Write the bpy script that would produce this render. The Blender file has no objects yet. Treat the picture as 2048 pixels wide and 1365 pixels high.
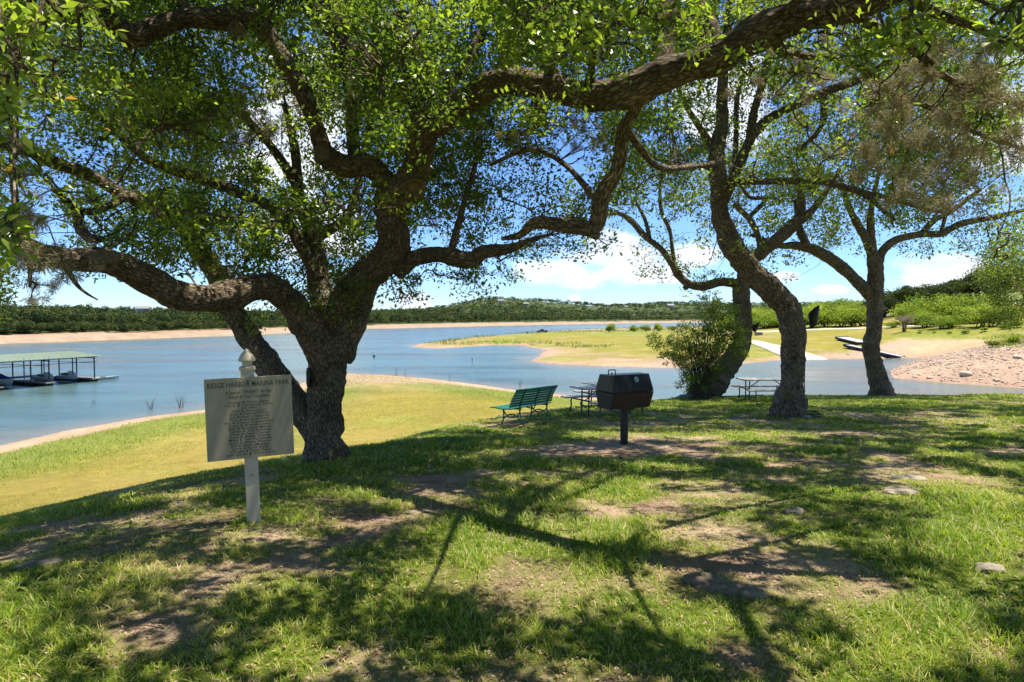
import bpy, math, random
import numpy as np
from mathutils import Vector, Matrix, Euler

# ------------------------------------------------------------------ camera, sky, sun, exposure
scene = bpy.context.scene
F = 1250.0            # focal length in pixels of a 2048 px wide picture
CAMZ = 1.6
PITCH = math.atan(46.5 / F)
cam_d = bpy.data.cameras.new("camera"); cam = bpy.data.objects.new("camera", cam_d)
scene.collection.objects.link(cam); scene.camera = cam
cam_d.sensor_width = 36.0; cam_d.lens = 36.0 * F / 2048.0
cam_d.clip_start = 0.05; cam_d.clip_end = 20000
cam.location = (0, 0, CAMZ); cam.rotation_euler = (math.pi / 2 - PITCH, 0, 0)

SUN_EL = math.radians(73)
SUN_AZ = math.radians(12)         # measured from +x (right of the picture) towards +y (away)
sd_vec = Vector((math.cos(SUN_EL) * math.cos(SUN_AZ), math.cos(SUN_EL) * math.sin(SUN_AZ), math.sin(SUN_EL)))
sun_d = bpy.data.lights.new("sun", 'SUN'); sun = bpy.data.objects.new("sun", sun_d)
scene.collection.objects.link(sun)
sun_d.energy = 5.0; sun_d.angle = math.radians(0.53); sun_d.color = (1.0, 0.93, 0.80)
sun.rotation_euler = sd_vec.to_track_quat('Z', 'Y').to_euler()
sun.location = (0, 0, 60)

world = bpy.data.worlds.new("World"); scene.world = world; world.use_nodes = True
SKY_STRENGTH = 0.10
EXPOSURE = 0.95
scene.view_settings.view_transform = 'Standard'; scene.view_settings.look = 'None'
scene.view_settings.exposure = EXPOSURE; scene.view_settings.gamma = 1.0
scene.view_settings.use_curve_mapping = False

def build_world():
    nt = world.node_tree; N = nt.nodes; L = nt.links; N.clear()
    out = N.new('ShaderNodeOutputWorld'); bg = N.new('ShaderNodeBackground')
    bg.inputs['Strength'].default_value = SKY_STRENGTH
    L.new(bg.outputs[0], out.inputs[0])
    sky = N.new('ShaderNodeTexSky'); sky.sky_type = 'NISHITA'; sky.sun_disc = False
    sky.sun_elevation = SUN_EL
    sky.sun_rotation = math.pi / 2 - SUN_AZ
    sky.altitude = 200; sky.air_density = 1.0; sky.dust_density = 0.0; sky.ozone_density = 3.0
    tint = N.new('ShaderNodeMix'); tint.data_type = 'RGBA'; tint.blend_type = 'MULTIPLY'
    tint.inputs[0].default_value = 1.0
    L.new(sky.outputs[0], tint.inputs[6]); tint.inputs[7].default_value = (.61, .80, 1.12, 1)
    tc = N.new('ShaderNodeTexCoord')
    sep = N.new('ShaderNodeSeparateXYZ'); L.new(tc.outputs['Generated'], sep.inputs[0])
    def m(op, a, b=None, c=None, clamp=False):
        n = N.new('ShaderNodeMath'); n.operation = op; n.use_clamp = clamp
        for i, v in enumerate((a, b, c)):
            if v is None: continue
            if isinstance(v, (int, float)): n.inputs[i].default_value = v
            else: L.new(v, n.inputs[i])
        return n.outputs[0]
    ys = m('MAXIMUM', sep.outputs[1], 0.05)
    u = m('DIVIDE', sep.outputs[0], ys); v = m('DIVIDE', sep.outputs[2], ys)
    comb = N.new('ShaderNodeCombineXYZ')
    L.new(u, comb.inputs[0]); L.new(m('MULTIPLY', v, 1.7), comb.inputs[1])
    nz = N.new('ShaderNodeTexNoise'); nz.inputs['Scale'].default_value = 9.0; nz.inputs['Detail'].default_value = 9
    nz.inputs['Roughness'].default_value = 0.60; nz.inputs['Distortion'].default_value = 0.35
    L.new(comb.outputs[0], nz.inputs['Vector'])
    n1 = m('MULTIPLY', m('SUBTRACT', nz.outputs[0], 0.5), 2.6)
    blobs = [(1205, 515, 105, 30), (1120, 545, 90, 30), (1265, 545, 95, 30), (1220, 490, 62, 26), (1335, 548, 45, 20),
             (1915, 545, 105, 42), (1870, 560, 60, 26), (832, 604, 32, 17), (1147, 598, 14, 9), (1405, 508, 55, 30),
             (590, 270, 120, 150), (1440, 190, 90, 120), (1990, 250, 120, 120), (620, 450, 120, 60), (1660, 580, 34, 9), (1560, 555, 40, 12)]
    field = None
    for (px, py, rx, ry) in blobs:
        uc = (px - 1024) / F; vc = (636 - py) / F
        a = m('DIVIDE', m('SUBTRACT', u, uc), rx / F); b = m('DIVIDE', m('SUBTRACT', v, vc), ry / F)
        e = m('SUBTRACT', 1.0, m('SQRT', m('ADD', m('MULTIPLY', a, a), m('MULTIPLY', b, b))))
        field = e if field is None else m('MAXIMUM', field, e)
    field = m('MAXIMUM', field, -2.0)
    dens = m('ADD', field, n1)
    mr = N.new('ShaderNodeMapRange'); mr.interpolation_type = 'SMOOTHSTEP'
    L.new(dens, mr.inputs[0]); mr.inputs[1].default_value = -0.22; mr.inputs[2].default_value = 0.32
    # cloud body: whiter at the top, faint grey-blue inside
    nz2 = N.new('ShaderNodeTexNoise'); nz2.inputs['Scale'].default_value = 16; nz2.inputs['Detail'].default_value = 6
    L.new(comb.outputs[0], nz2.inputs['Vector'])
    cr = N.new('ShaderNodeValToRGB'); L.new(nz2.outputs[0], cr.inputs[0])
    cr.color_ramp.elements[0].position = 0.35; cr.color_ramp.elements[0].color = (4.8, 5.3, 6.1, 1)
    cr.color_ramp.elements[1].position = 0.62; cr.color_ramp.elements[1].color = (6.6, 6.7, 6.9, 1)
    mix = N.new('ShaderNodeMix'); mix.data_type = 'RGBA'
    L.new(m('MULTIPLY', mr.outputs[0], 0.93), mix.inputs[0]); L.new(tint.outputs[2], mix.inputs[6]); L.new(cr.outputs[0], mix.inputs[7])
    L.new(mix.outputs[2], bg.inputs['Color'])
build_world()

cy = scene.cycles
cy.max_bounces = 6; cy.diffuse_bounces = 4; cy.glossy_bounces = 2; cy.transmission_bounces = 4; cy.transparent_max_bounces = 4
cy.sample_clamp_indirect = 4.0; cy.caustics_reflective = False; cy.caustics_refractive = False
cy.use_denoising = True

rng = np.random.default_rng(7); random.seed(7)

# ------------------------------------------------------------------ projection helpers
cp, sp = math.cos(PITCH), math.sin(PITCH)
def ray(px, py):
    dx = (px - 1024) / F; dy = (682.5 - py) / F
    return np.array([dx, cp + dy * sp, -sp + dy * cp])
def P(px, py, D):
    r = ray(px, py); return np.array([0, 0, CAMZ]) + r * (D / r[1])
WZ = -6.0
def WP(px, py):
    r = ray(px, py); t = (WZ - CAMZ) / r[2]; return (r[0] * t, r[1] * t)
def project(pts):
    x, y, z = pts[..., 0], pts[..., 1], pts[..., 2] - CAMZ
    d = y * cp - z * sp; up = y * sp + z * cp
    dd = np.where(d > 0.05, d, 0.05)
    return 1024 + F * x / dd, 682.5 - F * up / dd, d

# ------------------------------------------------------------------ numpy noise
def _h(ix, iy, iz):
    n = (ix.astype(np.int64) * 374761393 + iy.astype(np.int64) * 668265263 + iz.astype(np.int64) * 1274126177) & 0xffffffff
    n = ((n ^ (n >> 13)) * 1274126177) & 0xffffffff
    n = (n ^ (n >> 16)) & 0xffffff
    return n / float(0xffffff) * 2 - 1
def vnoise(p):
    i = np.floor(p); f = p - i; f = f * f * (3 - 2 * f)
    x, y, z = i[:, 0], i[:, 1], i[:, 2]; r = 0
    for a in (0, 1):
        wa = f[:, 0] if a else 1 - f[:, 0]
        for b in (0, 1):
            wb = f[:, 1] if b else 1 - f[:, 1]
            for c in (0, 1):
                wc = f[:, 2] if c else 1 - f[:, 2]
                r = r + wa * wb * wc * _h(x + a, y + b, z + c)
    return r
def fbm(p, o=4):
    r = 0; a = 1; s = 0; q = p.astype(float)
    for k in range(o):
        r = r + a * vnoise(q + 17.3 * k); s += a; a *= .5; q = q * 2.03
    return r / s
def n2(x, y, s, o=3, seed=0):
    p = np.stack([np.ravel(x) * s, np.ravel(y) * s, np.full(np.size(x), seed * 7.7 + .37)], 1)
    return fbm(p, o).reshape(np.shape(x))
def sstep(a, b, x):
    t = np.clip((x - a) / (b - a), 0, 1); return t * t * (3 - 2 * t)
def softplus(x, w): return w * np.logaddexp(0, x / w)

# ------------------------------------------------------------------ terrain
def sdpoly(x, y, poly):
    P_ = np.array(poly, float); n = len(P_)
    d = np.full(x.shape, 1e18); ins = np.zeros(x.shape, bool)
    for i in range(n):
        ax, ay = P_[i]; bx, by = P_[(i + 1) % n]
        ex, ey = bx - ax, by - ay; wx, wy = x - ax, y - ay
        t = np.clip((wx * ex + wy * ey) / (ex * ex + ey * ey + 1e-12), 0, 1)
        d = np.minimum(d, (wx - ex * t) ** 2 + (wy - ey * t) ** 2)
        c = ((ay > y) != (by > y))
        with np.errstate(divide='ignore', invalid='ignore'):
            xi = ax + (y - ay) * ex / (ey if ey != 0 else 1e-12)
        ins ^= c & (x < xi)
    d = np.sqrt(d); return np.where(ins, d, -d)

SLOPE = 0.058
def plane_pt(px, py):           # point of the hill-top plane z=-SLOPE*y seen at a pixel
    r = ray(px, py); t = -CAMZ / (r[2] + SLOPE * r[1]); return (r[0] * t, r[1] * t)
LAND_A = [WP(*q) for q in [(-260, 945), (0, 890), (130, 862), (290, 835), (410, 820), (520, 796), (590, 770), (640, 756), (690, 748), (760, 750),
                           (850, 757), (930, 767), (1000, 776), (1080, 785), (1200, 797), (1400, 815), (1700, 825), (2048, 832)]] + \
         [(80, 40), (150, 0), (400, -300), (-400, -300), (-150, -100), (-90, -20), (-55, 14)]
LAND_B = [WP(*q) for q in [(815, 694), (880, 697.5), (940, 693), (990, 690.5), (1040, 691), (1078, 698), (1090, 705), (1078, 714), (1062, 722), (1110, 729),
                           (1200, 733), (1350, 737), (1450, 729), (1560, 720), (1650, 718), (1750, 717), (1815, 716), (1850, 717), (1810, 730),
                           (1778, 744), (1785, 756), (1900, 768), (2048, 776), (2300, 784)]] + \
         [(130, 52), (300, 10), (700, -300), (7000, -400), (7000, 1250), (1500, 900), (420, 640)] + \
         [WP(*q) for q in [(1420, 653.2), (1350, 655), (1250, 657.5), (1150, 660.5), (1060, 667), (950, 675), (860, 686)]]
LAND_C = [(-8000, -150), (-500, -150), (-290, 60)] + [WP(*q) for q in [(-400, 702), (-150, 695), (0, 688), (200, 681), (430, 673), (555, 668), (650, 662),
                           (740, 658), (860, 655.5), (1000, 652), (1190, 648.5), (1400, 645.5)]] + [(900, 1250), (3000, 1500), (8000, 1600), (8000, 9000), (-8000, 9000)]
CREST = [plane_pt(*q) for q in [(2500, 789), (2048, 788), (1700, 788), (1400, 793), (1300, 797), (1150, 811), (1000, 832), (900, 858), (800, 881), (700, 905),
                                (600, 926), (500, 956), (400, 990), (200, 1058), (0, 1118)]]
MOUND = [(120, 22)] + CREST + [(-3.9, 1), (-4.4, -10), (-10, -60), (120, -60)]
SKYL_PX = [-600, 0, 300, 560, 700, 760, 850, 900, 960, 1000, 1060, 1110, 1200, 1250, 1330, 1400, 1500, 1600, 1720, 2048, 2600]
SKYL_Y = [614, 617, 619, 619, 620, 620, 617, 606, 593, 587, 591, 598, 606, 608, 605, 605, 608, 606, 605, 600, 594]

def ground(x, y, full=False):
    x = np.atleast_1d(np.asarray(x, float)); y = np.atleast_1d(np.asarray(y, float))
    r = np.hypot(x, y) + 1e-6
    wob = np.clip((r - 25) / 60, 0, 1) * np.clip(r * .012, 0, 6)
    wx = x + wob * n2(x, y, 1.0 / 9, 3, 1); wy = y + wob * n2(x, y, 1.0 / 9, 3, 2)
    sa = sdpoly(wx, wy, LAND_A); sb = sdpoly(wx, wy, LAND_B); sc = sdpoly(wx, wy, LAND_C)
    a = x / np.maximum(y, 1.0)
    under = lambda s: WZ - np.minimum(3.0, .16 * np.abs(s))
    # near land: lower lawn plus the mound we stand on
    lo = WZ + .085 * np.minimum(sa, 6) + .028 * np.maximum(sa - 6, 0)
    lo = np.minimum(lo, -4.4 + .02 * np.sin(x * .2))
    lo = lo + .10 * n2(x, y, .12, 2, 3) * np.clip(sa / 6, 0, 1)
    sm = -sdpoly(x, y, MOUND)
    top = -SLOPE * y - (.34 - .13 * sstep(17, 9, y) * sstep(-2.5, -5, x)) * softplus(sm - .4, .55) + .030 * n2(x, y, .9, 3, 4) + .05 * n2(x, y, .22, 2, 5)
    k = .35
    zA = np.logaddexp(lo / k, top / k) * k
    zA = np.where(sa > 0, zA, under(sa))
    # peninsula / right bank
    hmax = np.interp(a, [-.2, .1, .25, .4, .5, .7, 1.0], [1.0, 1.4, 1.9, 4.2, 5.6, 7.0, 8.5])
    kk = np.interp(a, [-.2, .1, .25, .4, .55, .62, .8], [26, 26, 34, 45, 40, 26, 20])
    zB = WZ + .05 * np.minimum(sb, 4) + hmax * (1 - np.exp(-np.maximum(sb, 0) / kk))
    zB = zB + sstep(.35, .75, a) * np.clip(y - 150, 0, 400) * (.028 + .05 * sstep(.58, .75, a)) * sstep(0, 10, sb)
    rocky = sstep(.585, .64, a) * sstep(150, 110, y) * sstep(0, 3, sb)
    zB = zB + rocky * (.35 * n2(x, y, .35, 4, 6) + .25 * np.abs(n2(x, y, 1.1, 2, 8))) + .12 * n2(x, y, .06, 3, 7) * np.clip(sb / 8, 0, 1)
    zB = np.where(sb > 0, zB, under(sb))
    # far shore and hills
    px = 1024 + F * a
    ysk = np.interp(px, SKYL_PX, SKYL_Y)
    Dr = np.interp(px, [0, 560, 800, 1200, 1350, 2048], [520, 620, 1500, 1700, 2900, 3200])
    Hs = (636 - ysk) / F * Dr + CAMZ - WZ - 6
    frac = np.clip(sc / (Dr * .62), 0, 1)
    hill = Hs * (sstep(0, 1, frac) * .85 + .15 * frac) * (1 + .16 * n2(x, y, 1 / 260., 3, 9) * sstep(0, .2, frac) * sstep(1.0, .75, frac))
    hill = hill * (1 - .6 * sstep(1.05, 1.8, r / Dr))
    mid = 5 * np.exp(-((sc - 240) / 150) ** 2) * sstep(650, 850, px) * (0.8 + .5 * n2(x, y, 1 / 180., 2, 10))
    bank = 3.0 * (1 - np.exp(-np.maximum(sc, 0) / 7)) * (1 + .25 * n2(x, y, .05, 3, 12))
    zC = WZ + bank + hill + np.maximum(mid, 0)
    zC = np.where(sc > 0, zC, under(sc))
    z = np.maximum(np.maximum(zA, zB), zC)
    if full: return z, sa, sb, sc, sm, rocky, zB
    return z
def gz(x, y): return float(ground([x], [y])[0])
def hit(px, py, dmin=2.0, dmax=1500.0):       # first terrain (or water) point seen at a pixel
    r = ray(px, py); D = np.geomspace(dmin, dmax, 1200)
    X = r[0] / r[1] * D; Z = CAMZ + r[2] / r[1] * D
    g = np.maximum(ground(X, D), WZ); b = np.nonzero(Z <= g)[0]
    if len(b) == 0: return np.array([X[-1], D[-1], g[-1]])
    i = b[0]
    if i == 0: return np.array([X[0], D[0], g[0]])
    t = (Z[i-1] - g[i-1]) / ((Z[i-1] - g[i-1]) - (Z[i] - g[i]) + 1e-9); d = D[i-1] + t * (D[i] - D[i-1])
    x = r[0] / r[1] * d; return np.array([x, d, max(gz(x, d), WZ)])

# ------------------------------------------------------------------ scene helpers
COL = scene.collection
def tag(o, label=None, cat=None, group=None, kind=None):
    if label: o['label'] = label
    if cat: o['category'] = cat
    if group: o['group'] = group
    if kind: o['kind'] = kind
    return o
def empty(name, loc, rz=0.0, label=None, cat=None, group=None, rot=None):
    o = bpy.data.objects.new(name, None); COL.objects.link(o); o.empty_display_size = .2
    o.location = tuple(float(v) for v in loc); o.rotation_euler = rot if rot else (0, 0, rz)
    return tag(o, label, cat, group)
def copy_tree(o, parent=None):
    c = o.copy(); COL.objects.link(c)
    if parent is not None: c.parent = parent
    for ch in list(o.children): copy_tree(ch, c)
    return c

def np_mesh(name, V, Q, mat, parent=None, attrs=None, smooth=False, colors=None, vecs=None):
    """V (n,3) float, Q (m,4) quads (or (m,3) tris)"""
    me = bpy.data.meshes.new(name)
    V = np.ascontiguousarray(V, np.float32); Q = np.ascontiguousarray(Q, np.int32)
    me.vertices.add(len(V)); me.vertices.foreach_set('co', V.ravel())
    k = Q.shape[1]
    me.loops.add(Q.size); me.loops.foreach_set('vertex_index', Q.ravel())
    me.polygons.add(len(Q))
    me.polygons.foreach_set('loop_start', np.arange(0, Q.size, k, dtype=np.int32))
    me.polygons.foreach_set('loop_total', np.full(len(Q), k, np.int32))
    if smooth: me.polygons.foreach_set('use_smooth', np.ones(len(Q), bool))
    for an, av in (attrs or {}).items():
        at = me.attributes.new(an, 'FLOAT', 'POINT'); at.data.foreach_set('value', np.ascontiguousarray(av, np.float32))
    for an, av in (colors or {}).items():
        at = me.attributes.new(an, 'FLOAT_COLOR', 'POINT')
        c4 = np.ones((len(V), 4), np.float32); c4[:, :3] = av; at.data.foreach_set('color', c4.ravel())
    for an, av in (vecs or {}).items():
        at = me.attributes.new(an, 'FLOAT_VECTOR', 'POINT'); at.data.foreach_set('vector', np.ascontiguousarray(av, np.float32).ravel())
    me.update(calc_edges=True)
    me.materials.append(mat)
    o = bpy.data.objects.new(name, me); COL.objects.link(o)
    if parent is not None: o.parent = parent
    return o

class MB:
    def __init__(s): s.v = []; s.f = []
    def add(s, v, f):
        b = len(s.v); s.v += [tuple(q) for q in v]; s.f += [tuple(b + i for i in q) for q in f]; return s
    def box(s, c, d, R=None):
        x, y, z = d[0] / 2, d[1] / 2, d[2] / 2
        v = [Vector(q) for q in [(-x,-y,-z),(x,-y,-z),(x,y,-z),(-x,y,-z),(-x,-y,z),(x,-y,z),(x,y,z),(-x,y,z)]]
        if R is not None: v = [R @ q for q in v]
        c = Vector(c)
        return s.add([q + c for q in v], [(0,3,2,1),(4,5,6,7),(0,1,5,4),(1,2,6,5),(2,3,7,6),(3,0,4,7)])
    def bar(s, a, b, w, h=None):          # rectangular bar from a to b
        a = Vector(a); b = Vector(b); d = b - a; R = d.to_track_quat('X', 'Z').to_matrix()
        return s.box((a + b) / 2, (d.length, w, h or w), R)
    def tube(s, pts, r, n=8, caps=True):
        pts = [Vector(p) for p in pts]; m = len(pts)
        rr = r if isinstance(r, (list, tuple)) else [r] * m
        b = []; up = None
        for i, p in enumerate(pts):
            t = (pts[min(i+1, m-1)] - pts[max(i-1, 0)]).normalized()
            if up is None:
                up = Vector((0, 0, 1)) if abs(t.z) < .9 else Vector((1, 0, 0))
            u = t.cross(up).normalized(); w = u.cross(t).normalized(); up = w
            for k in range(n):
                an = 2 * math.pi * k / n
                b.append(p + (u * math.cos(an) + w * math.sin(an)) * rr[i])
        f = []
        for i in range(m - 1):
            for k in range(n):
                k2 = (k + 1) % n
                f.append((i*n+k, i*n+k2, (i+1)*n+k2, (i+1)*n+k))
        if caps: f.append(tuple(range(n))); f.append(tuple((m-1)*n + k for k in reversed(range(n))))
        return s.add(b, f)
    def cyl(s, a, b, r, n=16, r2=None): return s.tube([a, b], [r, r if r2 is None else r2], n)
    def prism(s, prof, a, ex, ey, ez, length):    # profile (x,y) in ex,ey extruded along ez
        a, ex, ey, ez = Vector(a), Vector(ex), Vector(ey), Vector(ez); n = len(prof)
        v = [a + ex * p[0] + ey * p[1] for p in prof] + [a + ex * p[0] + ey * p[1] + ez * length for p in prof]
        f = [tuple(range(n)), tuple(reversed(range(n, 2*n)))] + [(i, (i+1) % n + 0, (i+1) % n + n, i + n) for i in range(n)]
        return s.add(v, f)
    def lathe(s, prof, c=(0, 0, 0), n=24, square=False):
        c = Vector(c); v = []; f = []
        for (r, z) in prof:
            for k in range(n):
                an = 2 * math.pi * (k + .5) / n
                rr = r
                if square: rr = r / max(abs(math.cos(an)), abs(math.sin(an)))
                v.append(c + Vector((rr * math.cos(an), rr * math.sin(an), z)))
        for i in range(len(prof) - 1):
            for k in range(n):
                f.append((i*n+k, i*n+(k+1) % n, (i+1)*n+(k+1) % n, (i+1)*n+k))
        f.append(tuple(reversed(range(n)))); f.append(tuple((len(prof)-1)*n + k for k in range(n)))
        return s.add(v, f)
    def build(s, name, mat, parent=None, bevel=0.0, smooth=False):
        me = bpy.data.meshes.new(name); me.from_pydata([tuple(q) for q in s.v], [], s.f)
        import bmesh
        bm = bmesh.new(); bm.from_mesh(me); bmesh.ops.recalc_face_normals(bm, faces=bm.faces); bm.to_mesh(me); bm.free()
        me.materials.append(mat)
        if smooth:
            me.polygons.foreach_set('use_smooth', [True] * len(me.polygons)); 
            try: me.set_sharp_from_angle(angle=math.radians(40))
            except Exception: pass
        o = bpy.data.objects.new(name, me); COL.objects.link(o)
        if parent is not None: o.parent = parent
        if bevel:
            md = o.modifiers.new('bevel', 'BEVEL'); md.width = bevel; md.segments = 2; md.limit_method = 'ANGLE'; md.angle_limit = math.radians(35)
        return o

# ------------------------------------------------------------------ materials
def new_mat(name):
    m = bpy.data.materials.new(name); m.use_nodes = True; nt = m.node_tree; nt.nodes.clear()
    out = nt.nodes.new('ShaderNodeOutputMaterial'); b = nt.nodes.new('ShaderNodeBsdfPrincipled')
    nt.links.new(b.outputs[0], out.inputs[0]); return m, nt, b, out
def surf(name, col, rough=.6, spec=.4, scale=20.0, amt=.25, metal=0.0, bump=.15, col2=None, coat=0.0):
    m, nt, b, out = new_mat(name); N, L = nt.nodes, nt.links
    tc = N.new('ShaderNodeTexCoord'); nz = N.new('ShaderNodeTexNoise')
    nz.inputs['Scale'].default_value = scale; nz.inputs['Detail'].default_value = 6; nz.inputs['Roughness'].default_value = .65
    L.new(tc.outputs['Object'], nz.inputs['Vector'])
    cr = N.new('ShaderNodeValToRGB'); L.new(nz.outputs[0], cr.inputs[0])
    c2 = col2 if col2 else tuple(v * (1 + amt) for v in col)
    cr.color_ramp.elements[0].position = .3; cr.color_ramp.elements[0].color = (*[v * (1 - amt) for v in col], 1)
    cr.color_ramp.elements[1].position = .7; cr.color_ramp.elements[1].color = (*c2, 1)
    L.new(cr.outputs[0], b.inputs['Base Color'])
    b.inputs['Roughness'].default_value = rough; b.inputs['Specular IOR Level'].default_value = spec
    b.inputs['Metallic'].default_value = metal; b.inputs['Coat Weight'].default_value = coat
    if bump:
        bp = N.new('ShaderNodeBump'); bp.inputs['Strength'].default_value = bump; bp.inputs['Distance'].default_value = .01
        L.new(nz.outputs[0], bp.inputs['Height']); L.new(bp.outputs[0], b.inputs['Normal'])
    return m

def leaf_mat(name, ramp, trans, tw=.42, rough=.38, spec=.5):
    m, nt, b, out = new_mat(name); N, L = nt.nodes, nt.links
    at = N.new('ShaderNodeAttribute'); at.attribute_name = 'tint'
    cr = N.new('ShaderNodeValToRGB'); L.new(at.outputs['Fac'], cr.inputs[0])
    el = cr.color_ramp.elements
    while len(el) < len(ramp): el.new(.5)
    for e, (p, c) in zip(el, ramp): e.position = p; e.color = (*c, 1)
    L.new(cr.outputs[0], b.inputs['Base Color'])
    b.inputs['Roughness'].default_value = rough; b.inputs['Specular IOR Level'].default_value = spec
    if tw > 0:
        tr = N.new('ShaderNodeBsdfTranslucent'); mx = N.new('ShaderNodeMixShader'); mx.inputs[0].default_value = tw
        mc = N.new('ShaderNodeMix'); mc.data_type = 'RGBA'; mc.blend_type = 'MULTIPLY'; mc.inputs[0].default_value = 1
        L.new(cr.outputs[0], mc.inputs[6]); mc.inputs[7].default_value = (*trans, 1)
        L.new(mc.outputs[2], tr.inputs[0]); L.new(b.outputs[0], mx.inputs[1]); L.new(tr.outputs[0], mx.inputs[2])
        L.new(mx.outputs[0], out.inputs[0])
    return m

def ground_mat():
    m, nt, b, out = new_mat('ground_soil_and_grass'); N, L = nt.nodes, nt.links
    at = N.new('ShaderNodeAttribute'); at.attribute_name = 'alb'
    tc = N.new('ShaderNodeTexCoord')
    def nz(scale, det=6, r=.65):
        n = N.new('ShaderNodeTexNoise'); n.inputs['Scale'].default_value = scale; n.inputs['Detail'].default_value = det
        n.inputs['Roughness'].default_value = r; L.new(tc.outputs['Object'], n.inputs['Vector']); return n
    n1 = nz(46, 10, .8); n3 = nz(1.6, 8, .7); n4 = nz(.16, 6, .7)
    def rng_(src, lo, hi, a=.3, b_=.7):
        r = N.new('ShaderNodeMapRange'); L.new(src, r.inputs[0]); r.inputs[1].default_value = a; r.inputs[2].default_value = b_
        r.inputs[3].default_value = lo; r.inputs[4].default_value = hi; return r.outputs[0]
    def mul(a, b_):
        n = N.new('ShaderNodeMath'); n.operation = 'MULTIPLY'; L.new(a, n.inputs[0]); L.new(b_, n.inputs[1]); return n.outputs[0]
    f = mul(mul(rng_(n1.outputs[0], .5, 1.5), rng_(n3.outputs[0], .78, 1.22)), rng_(n4.outputs[0], .82, 1.18))
    vm = N.new('ShaderNodeVectorMath'); vm.operation = 'SCALE'; L.new(at.outputs['Color'], vm.inputs[0]); L.new(f, vm.inputs['Scale'])
    L.new(vm.outputs[0], b.inputs['Base Color'])
    b.inputs['Roughness'].default_value = .95; b.inputs['Specular IOR Level'].default_value = .12
    ad = N.new('ShaderNodeMath'); ad.operation = 'ADD'; L.new(n1.outputs[0], ad.inputs[0]); L.new(n3.outputs[0], ad.inputs[1])
    bp = N.new('ShaderNodeBump'); bp.inputs['Strength'].default_value = .8; bp.inputs['Distance'].default_value = .03
    L.new(ad.outputs[0], bp.inputs['Height']); L.new(bp.outputs[0], b.inputs['Normal'])
    return m

def water_mat():
    m, nt, b, out = new_mat('lake_water'); N, L = nt.nodes, nt.links
    tc = N.new('ShaderNodeTexCoord')
    def nz(scale, sx, sy, det=4, rot=.35):
        mp = N.new('ShaderNodeMapping'); mp.inputs['Scale'].default_value = (sx, sy, 1); mp.inputs['Rotation'].default_value = (0, 0, rot)
        L.new(tc.outputs['Object'], mp.inputs[0])
        n = N.new('ShaderNodeTexNoise'); n.inputs['Scale'].default_value = scale; n.inputs['Detail'].default_value = det
        n.inputs['Roughness'].default_value = .6; L.new(mp.outputs[0], n.inputs['Vector']); return n
    w1 = nz(.9, 1, 2.2, 5); w2 = nz(.16, 1, 2.6, 4, .5); w3 = nz(.022, 1, 3.0, 5, .25)
    ad = N.new('ShaderNodeMath'); ad.operation = 'MULTIPLY_ADD'; L.new(w2.outputs[0], ad.inputs[0]); ad.inputs[1].default_value = 1.8; L.new(w1.outputs[0], ad.inputs[2])
    bp = N.new('ShaderNodeBump'); bp.inputs['Strength'].default_value = .55; bp.inputs['Distance'].default_value = .22
    L.new(ad.outputs[0], bp.inputs['Height']); L.new(bp.outputs[0], b.inputs['Normal'])
    at = N.new('ShaderNodeAttribute'); at.attribute_name = 'shallow'
    c1 = N.new('ShaderNodeValToRGB'); L.new(w3.outputs[0], c1.inputs[0])
    c1.color_ramp.elements[0].position = .40; c1.color_ramp.elements[0].color = (.052, .094, .084, 1)
    c1.color_ramp.elements[1].position = .60; c1.color_ramp.elements[1].color = (.082, .136, .118, 1)
    mx = N.new('ShaderNodeMix'); mx.data_type = 'RGBA'; L.new(at.outputs['Fac'], mx.inputs[0]); L.new(c1.outputs[0], mx.inputs[6])
    mx.inputs[7].default_value = (.20, .175, .115, 1)
    L.new(mx.outputs[2], b.inputs['Base Color'])
    rr_ = N.new('ShaderNodeMapRange'); L.new(w3.outputs[0], rr_.inputs[0]); rr_.inputs[1].default_value = .4; rr_.inputs[2].default_value = .62; rr_.inputs[3].default_value = .08; rr_.inputs[4].default_value = .24; L.new(rr_.outputs[0], b.inputs['Roughness']); b.inputs['IOR'].default_value = 1.33; b.inputs['Specular IOR Level'].default_value = .45
    return m

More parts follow.
